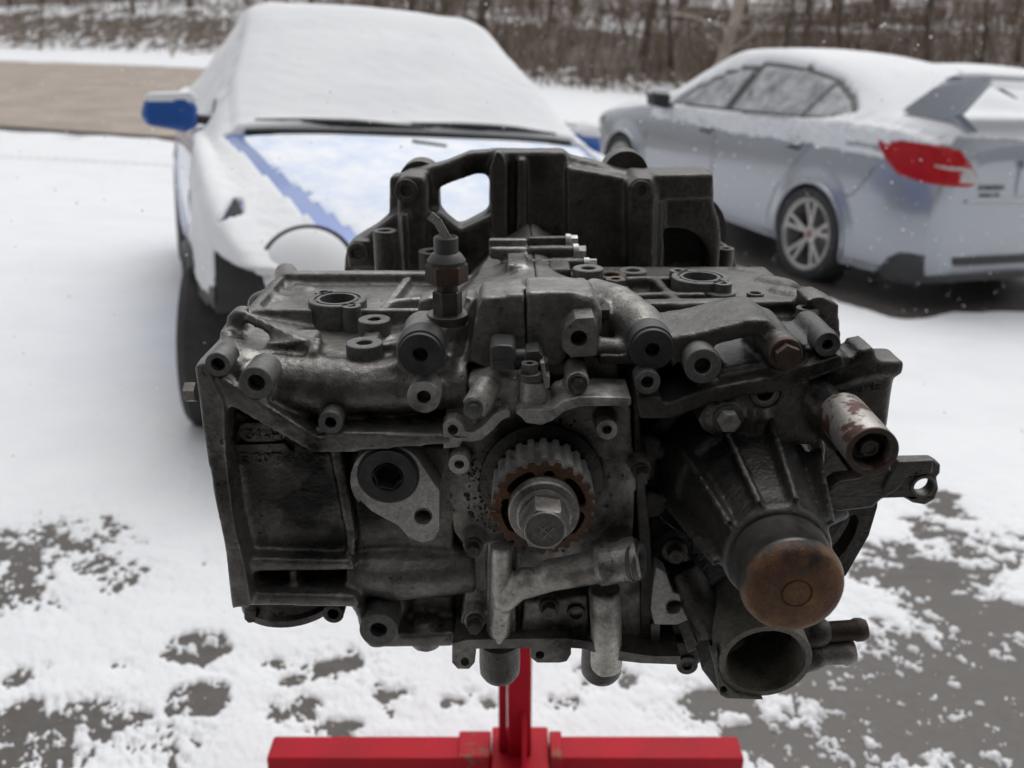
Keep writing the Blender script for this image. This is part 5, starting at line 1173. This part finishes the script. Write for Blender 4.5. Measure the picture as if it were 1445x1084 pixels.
# brush standing on the bank
n = 26000
bx = rng.uniform(-34, 26, n); off = rng.uniform(0, 1, n) ** 1.3 * 16 + .8 + rng.normal(0, .4, n); by = interp(BANK, bx) + off
patch = fbm(bx * .35, by * .35, 3, 301); keep = (patch + rng.uniform(-.25, .25, n) > .45) & ((bx > -8) | (rng.uniform(0, 1, n) < .45))
bx, by, off = bx[keep], by[keep], off[keep]
hs = rng.uniform(.35, 1.3, len(bx)) * np.where(bx < -6, .55, 1.0) * np.clip(.5 + off / 6, .5, 1.3)
br_ = blades('brush', np.stack([bx, by, gz(bx, by) - .02], 1), hs, rng.uniform(.008, .022, len(bx)), .28, M['twig'], 'stuff')
tag(br_, 'brown leafless brush covering the bank beyond the road', None, kind='stuff')
def tree(x, y, h, r, lean, material, label, group, pale=False, seed=0):
    q = random.Random(seed); z = gz1(x, y) - .1
    root = empty('bare_tree', (x, y, z)); tag(root, label, 'tree', group)
    def path(p, d, L, n, w):
        pts = [Vector(p)]
        for _ in range(n): d = (d + Vector((q.gauss(0, w), q.gauss(0, w), q.gauss(0, w * .4)))).normalized(); pts.append(pts[-1] + d * L / n)
        return pts
    tp = path((x, y, z), Vector((lean, q.uniform(-.05, .05), 1)), h, 9, .05)
    MB().tube(tp, [r * (1.25 if i == 0 else 1) * (1 - .085 * i) for i in range(10)], 9).obj('trunk', material, root)
    cr = MB()
    for k in range(q.randint(11, 15)):
        i = q.randint(1, 8); a = q.uniform(0, 6.283); p = tp[i].lerp(tp[i + 1], q.random()); L = q.uniform(.8, 2.4) * (1 - .05 * i)
        bp = path(p, Vector((math.cos(a), math.sin(a), q.uniform(.25, .9))), L, 4, .16); rb = r * q.uniform(.16, .32)
        cr.tube(bp, [rb, rb * .8, rb * .6, rb * .4, rb * .15], 5)
        for _ in range(5):
            j = q.randint(1, 3); a2 = q.uniform(0, 6.283); tw = path(bp[j], Vector((math.cos(a2), math.sin(a2), q.uniform(-.1, .8))), q.uniform(.4, 1.1), 2, .2)
            cr.tube(tw, [rb * .3, rb * .2, rb * .06], 4)
    cr.obj('crown', material, root)
    return root
q = random.Random(5); k = 0
def along(px, extra, py=60):                                          # a spot on the bank in the direction of a photo column
    dx = (px - CXP) / FPX / CT
    y = 26.0
    for _ in range(20): y = float(interp(BANK, dx * y)) + extra
    return dx * y, y
spots = [(683, 5, .16), (720, 4, .10), (768, 8, .12), (836, 3, .11), (885, 5, .17), (921, 4, .10), (955, 9, .16), (1060, 4, .12), (1085, 7, .15), (1130, 5, .12), (1168, 9, .2), (1205, 5, .13), (1240, 4, .12), (1275, 8, .16), (1310, 4, .10), (1352, 5, .14), (1392, 4, .12), (1425, 7, .16), (1437, 3, .08),
         (640, 9, .14), (600, 8, .12), (560, 10, .15), (260, 7, .16), (215, 9, .14), (180, 11, .18), (60, 10, .15), (20, 8, .12), (330, 9, .16), (400, 10, .14), (480, 9, .13), (1010, 11, .16), (800, 12, .2), (860, 11, .14), (1340, 12, .2), (1120, 12, .18), (110, 13, .16), (745, 13, .18), (930, 13, .2)]
for i, (px, ex, r) in enumerate(spots):
    if i % 5 in (1, 3) and ex < 10: continue
    x, y = along(px, ex)
    tree(x, y, q.uniform(6, 9), r * q.uniform(.45, .95), q.uniform(-.12, .12), M['bark'], 'bare dark tree standing in the wood on the far bank', 'bare trees on the far bank', seed=i)
x, y = along(972, 1.5); tree(x, y, 8.5, .17, .30, M['bark_pale'], 'pale bare tree leaning right in front of the wood, behind the silver saloon', None, seed=77)
x, y = along(136, .6); tree(x, y, 4.0, .05, .12, M['bark'], 'thin forked sapling alone on the snowy slope left of the blue car', None, seed=78)
# thicket of thin curved stems between the trunks
th = MB()
for i in range(2600):
    x = q.uniform(-32, 24); y = float(interp(BANK, x)) + .6 + abs(q.gauss(0, 5)); z = gz1(x, y) - .05; h = q.uniform(.9, 3.2) * (.6 if x < -7 else 1)
    if x < -7 and q.random() < .5: continue
    a = Vector((x, y, z)); l = Vector((q.gauss(0, .35), q.gauss(0, .2), 1)); b = a + l * h * .5; c = b + (l + Vector((q.gauss(0, .4), q.gauss(0, .3), 0))) * h * .5; rr = q.uniform(.006, .02)
    th.tube([a, b, c], [rr, rr * .7, rr * .2], 3)
    for _ in range(3):
        p = a.lerp(b, q.random()) if q.random() < .4 else b.lerp(c, q.random()); th.tube([p, p + Vector((q.gauss(0, .5), q.gauss(0, .3), q.uniform(-.1, .6))) * h * .4], [rr * .5, rr * .15], 3)
tag(th.obj('thicket', M['twig'], None, smooth=180), 'tangled thin brown stems between the trees on the bank', None, kind='stuff')
# evergreens further in
for i, (px, ex) in enumerate(((1000, 14), (1085, 16), (930, 17), (1180, 18), (640, 17), (240, 16), (60, 18), (150, 17), (330, 17))):
    x, y = along(px, ex); z = gz1(x, y); root = empty('evergreen_tree', (x, y, z)); tag(root, 'dull dark evergreen deep in the wood on the far bank', 'tree', 'evergreens deep in the wood')
    MB().tube([(x, y, z - .1), (x, y, z + 3), (x, y, z + 6.5)], [.16, .11, .03], 8).obj('trunk', M['bark'], root)
    n = 2600; h = rng.uniform(.1, 1, n) ** .8; rad = (1.05 - h) * 2.0 * np.sqrt(rng.uniform(.1, 1, n)); a = rng.uniform(0, 6.283, n)
    pts = np.stack([x + np.cos(a) * rad, y + np.sin(a) * rad, z + h * 6.6], 1)
    V = np.zeros((n, 3, 3)); d = rng.normal(0, 1, (n, 3)); d /= np.linalg.norm(d, axis=1, keepdims=True); e = rng.normal(0, 1, (n, 3)); e /= np.linalg.norm(e, axis=1, keepdims=True)
    V[:, 0] = pts - d * .16; V[:, 1] = pts + d * .16; V[:, 2] = pts + e * .30
    V -= np.array([x, y, z]); me = bpy.data.meshes.new('crown'); me.from_pydata(V.reshape(-1, 3).tolist(), [], np.arange(3 * n).reshape(n, 3).tolist())
    link('crown', me, M['evergreen'], root, Vector((x, y, z)), 0)
# post by the road
x, y = along(300, -1.5); z = gz1(x, y); po = empty('post', (x, y, z)); tag(po, 'thin wooden post by the far side of the road, left of the blue car', 'post')
MB().cyl((x, y, z - .1), (x, y, z + 2.6), .05, .04, 10).obj('shaft', M['bark_pale'], po); MB().box((x - .10, y - .06, z + 1.75), (x + .12, y - .045, z + 1.95)).obj('panel', mat('white_panel', (.7, .7, .7), .5), po)
# ------------------------------------------------------------------ second pale car behind the silver one
TH_ = dict(TS); 
hcar = Car('parked_car', 'pale snow-topped car beyond the silver saloon, only its roof and window in view', TS, [(0, .326), (2.65, .326)], (4.65, 8.55, -.70), (R(2), 0, R(108)), nx=150, sub=5)
def pale_car(car):
    r, X, Z = car.fc(car.row), car.fc(car.X), car.fc(car.Z)
    well = car.fc(car.well.astype(float)) > 0
    g = (r > 5.7) & (r < 7.1) & (X > -.1) & (X < 2.0) & (Z > 1.0) & (Z < 1.37); scr = (X > 1.62) & (X < 2.3) & (r > 7.15); rear = (X > -.36) & (X < .42) & (r > 7.2)
    car.sheet('body', M['silver'], ~(g | scr | rear | well)); car.sheet('side_window', M['glass'], g, -.004); car.sheet('windscreen', M['glass'], scr, -.002); car.sheet('rear_window', M['glass'], rear, -.002); car.sheet('wheel_well', M['well'], well)
    f = (car.N[..., 2] - .35); f = np.where((car.row > 5.6) & (car.row < 7.1) & (car.X > -.2) & (car.X < 2.1), -1, f)
    car.sheet('snow_cover', M['carsnow'], car.fc(f) > 0, .02, smooth=180)
    for x in (0, 2.65):
        for s in (1, -1): wheel(car, x, s * .79, .326, s)
pale_car(hcar)
# ------------------------------------------------------------------ snowflakes in the air
fl = MB(); c = 0
while c < 6500:
    yy = random.uniform(.75, 11); x = random.uniform(-.62, .66) * (yy + .5); z = random.uniform(-.7, 1.9); p = Vector((x, yy, z))
    if p.z < gz1(p.x, p.y) + .08 or (p.y < 1.3 and abs(p.x) < .34): continue
    s = random.uniform(.0011, .0032) * (1 if yy > 1.4 else .55); fl.lathe(p, (random.random() - .5, random.random() - .5, 1), [(-s, 0), (0, s), (s, 0)], 5); c += 1
mf = mat('snowflake', (.95, .95, .96), .8); nt = mf.node_tree; tr = nt.nodes.new('ShaderNodeBsdfTranslucent'); tr.inputs[0].default_value = (.95, .95, .96, 1); mxs = nt.nodes.new('ShaderNodeMixShader'); mxs.inputs[0].default_value = .5
nt.links.new(nt.nodes['Principled BSDF'].outputs[0], mxs.inputs[1]); nt.links.new(tr.outputs[0], mxs.inputs[2]); nt.links.new(mxs.outputs[0], nt.nodes['Material Output'].inputs[0])
flk = fl.obj('falling_snow', mf, None, smooth=180); tag(flk, 'snowflakes drifting down over the drive', None, kind='stuff')
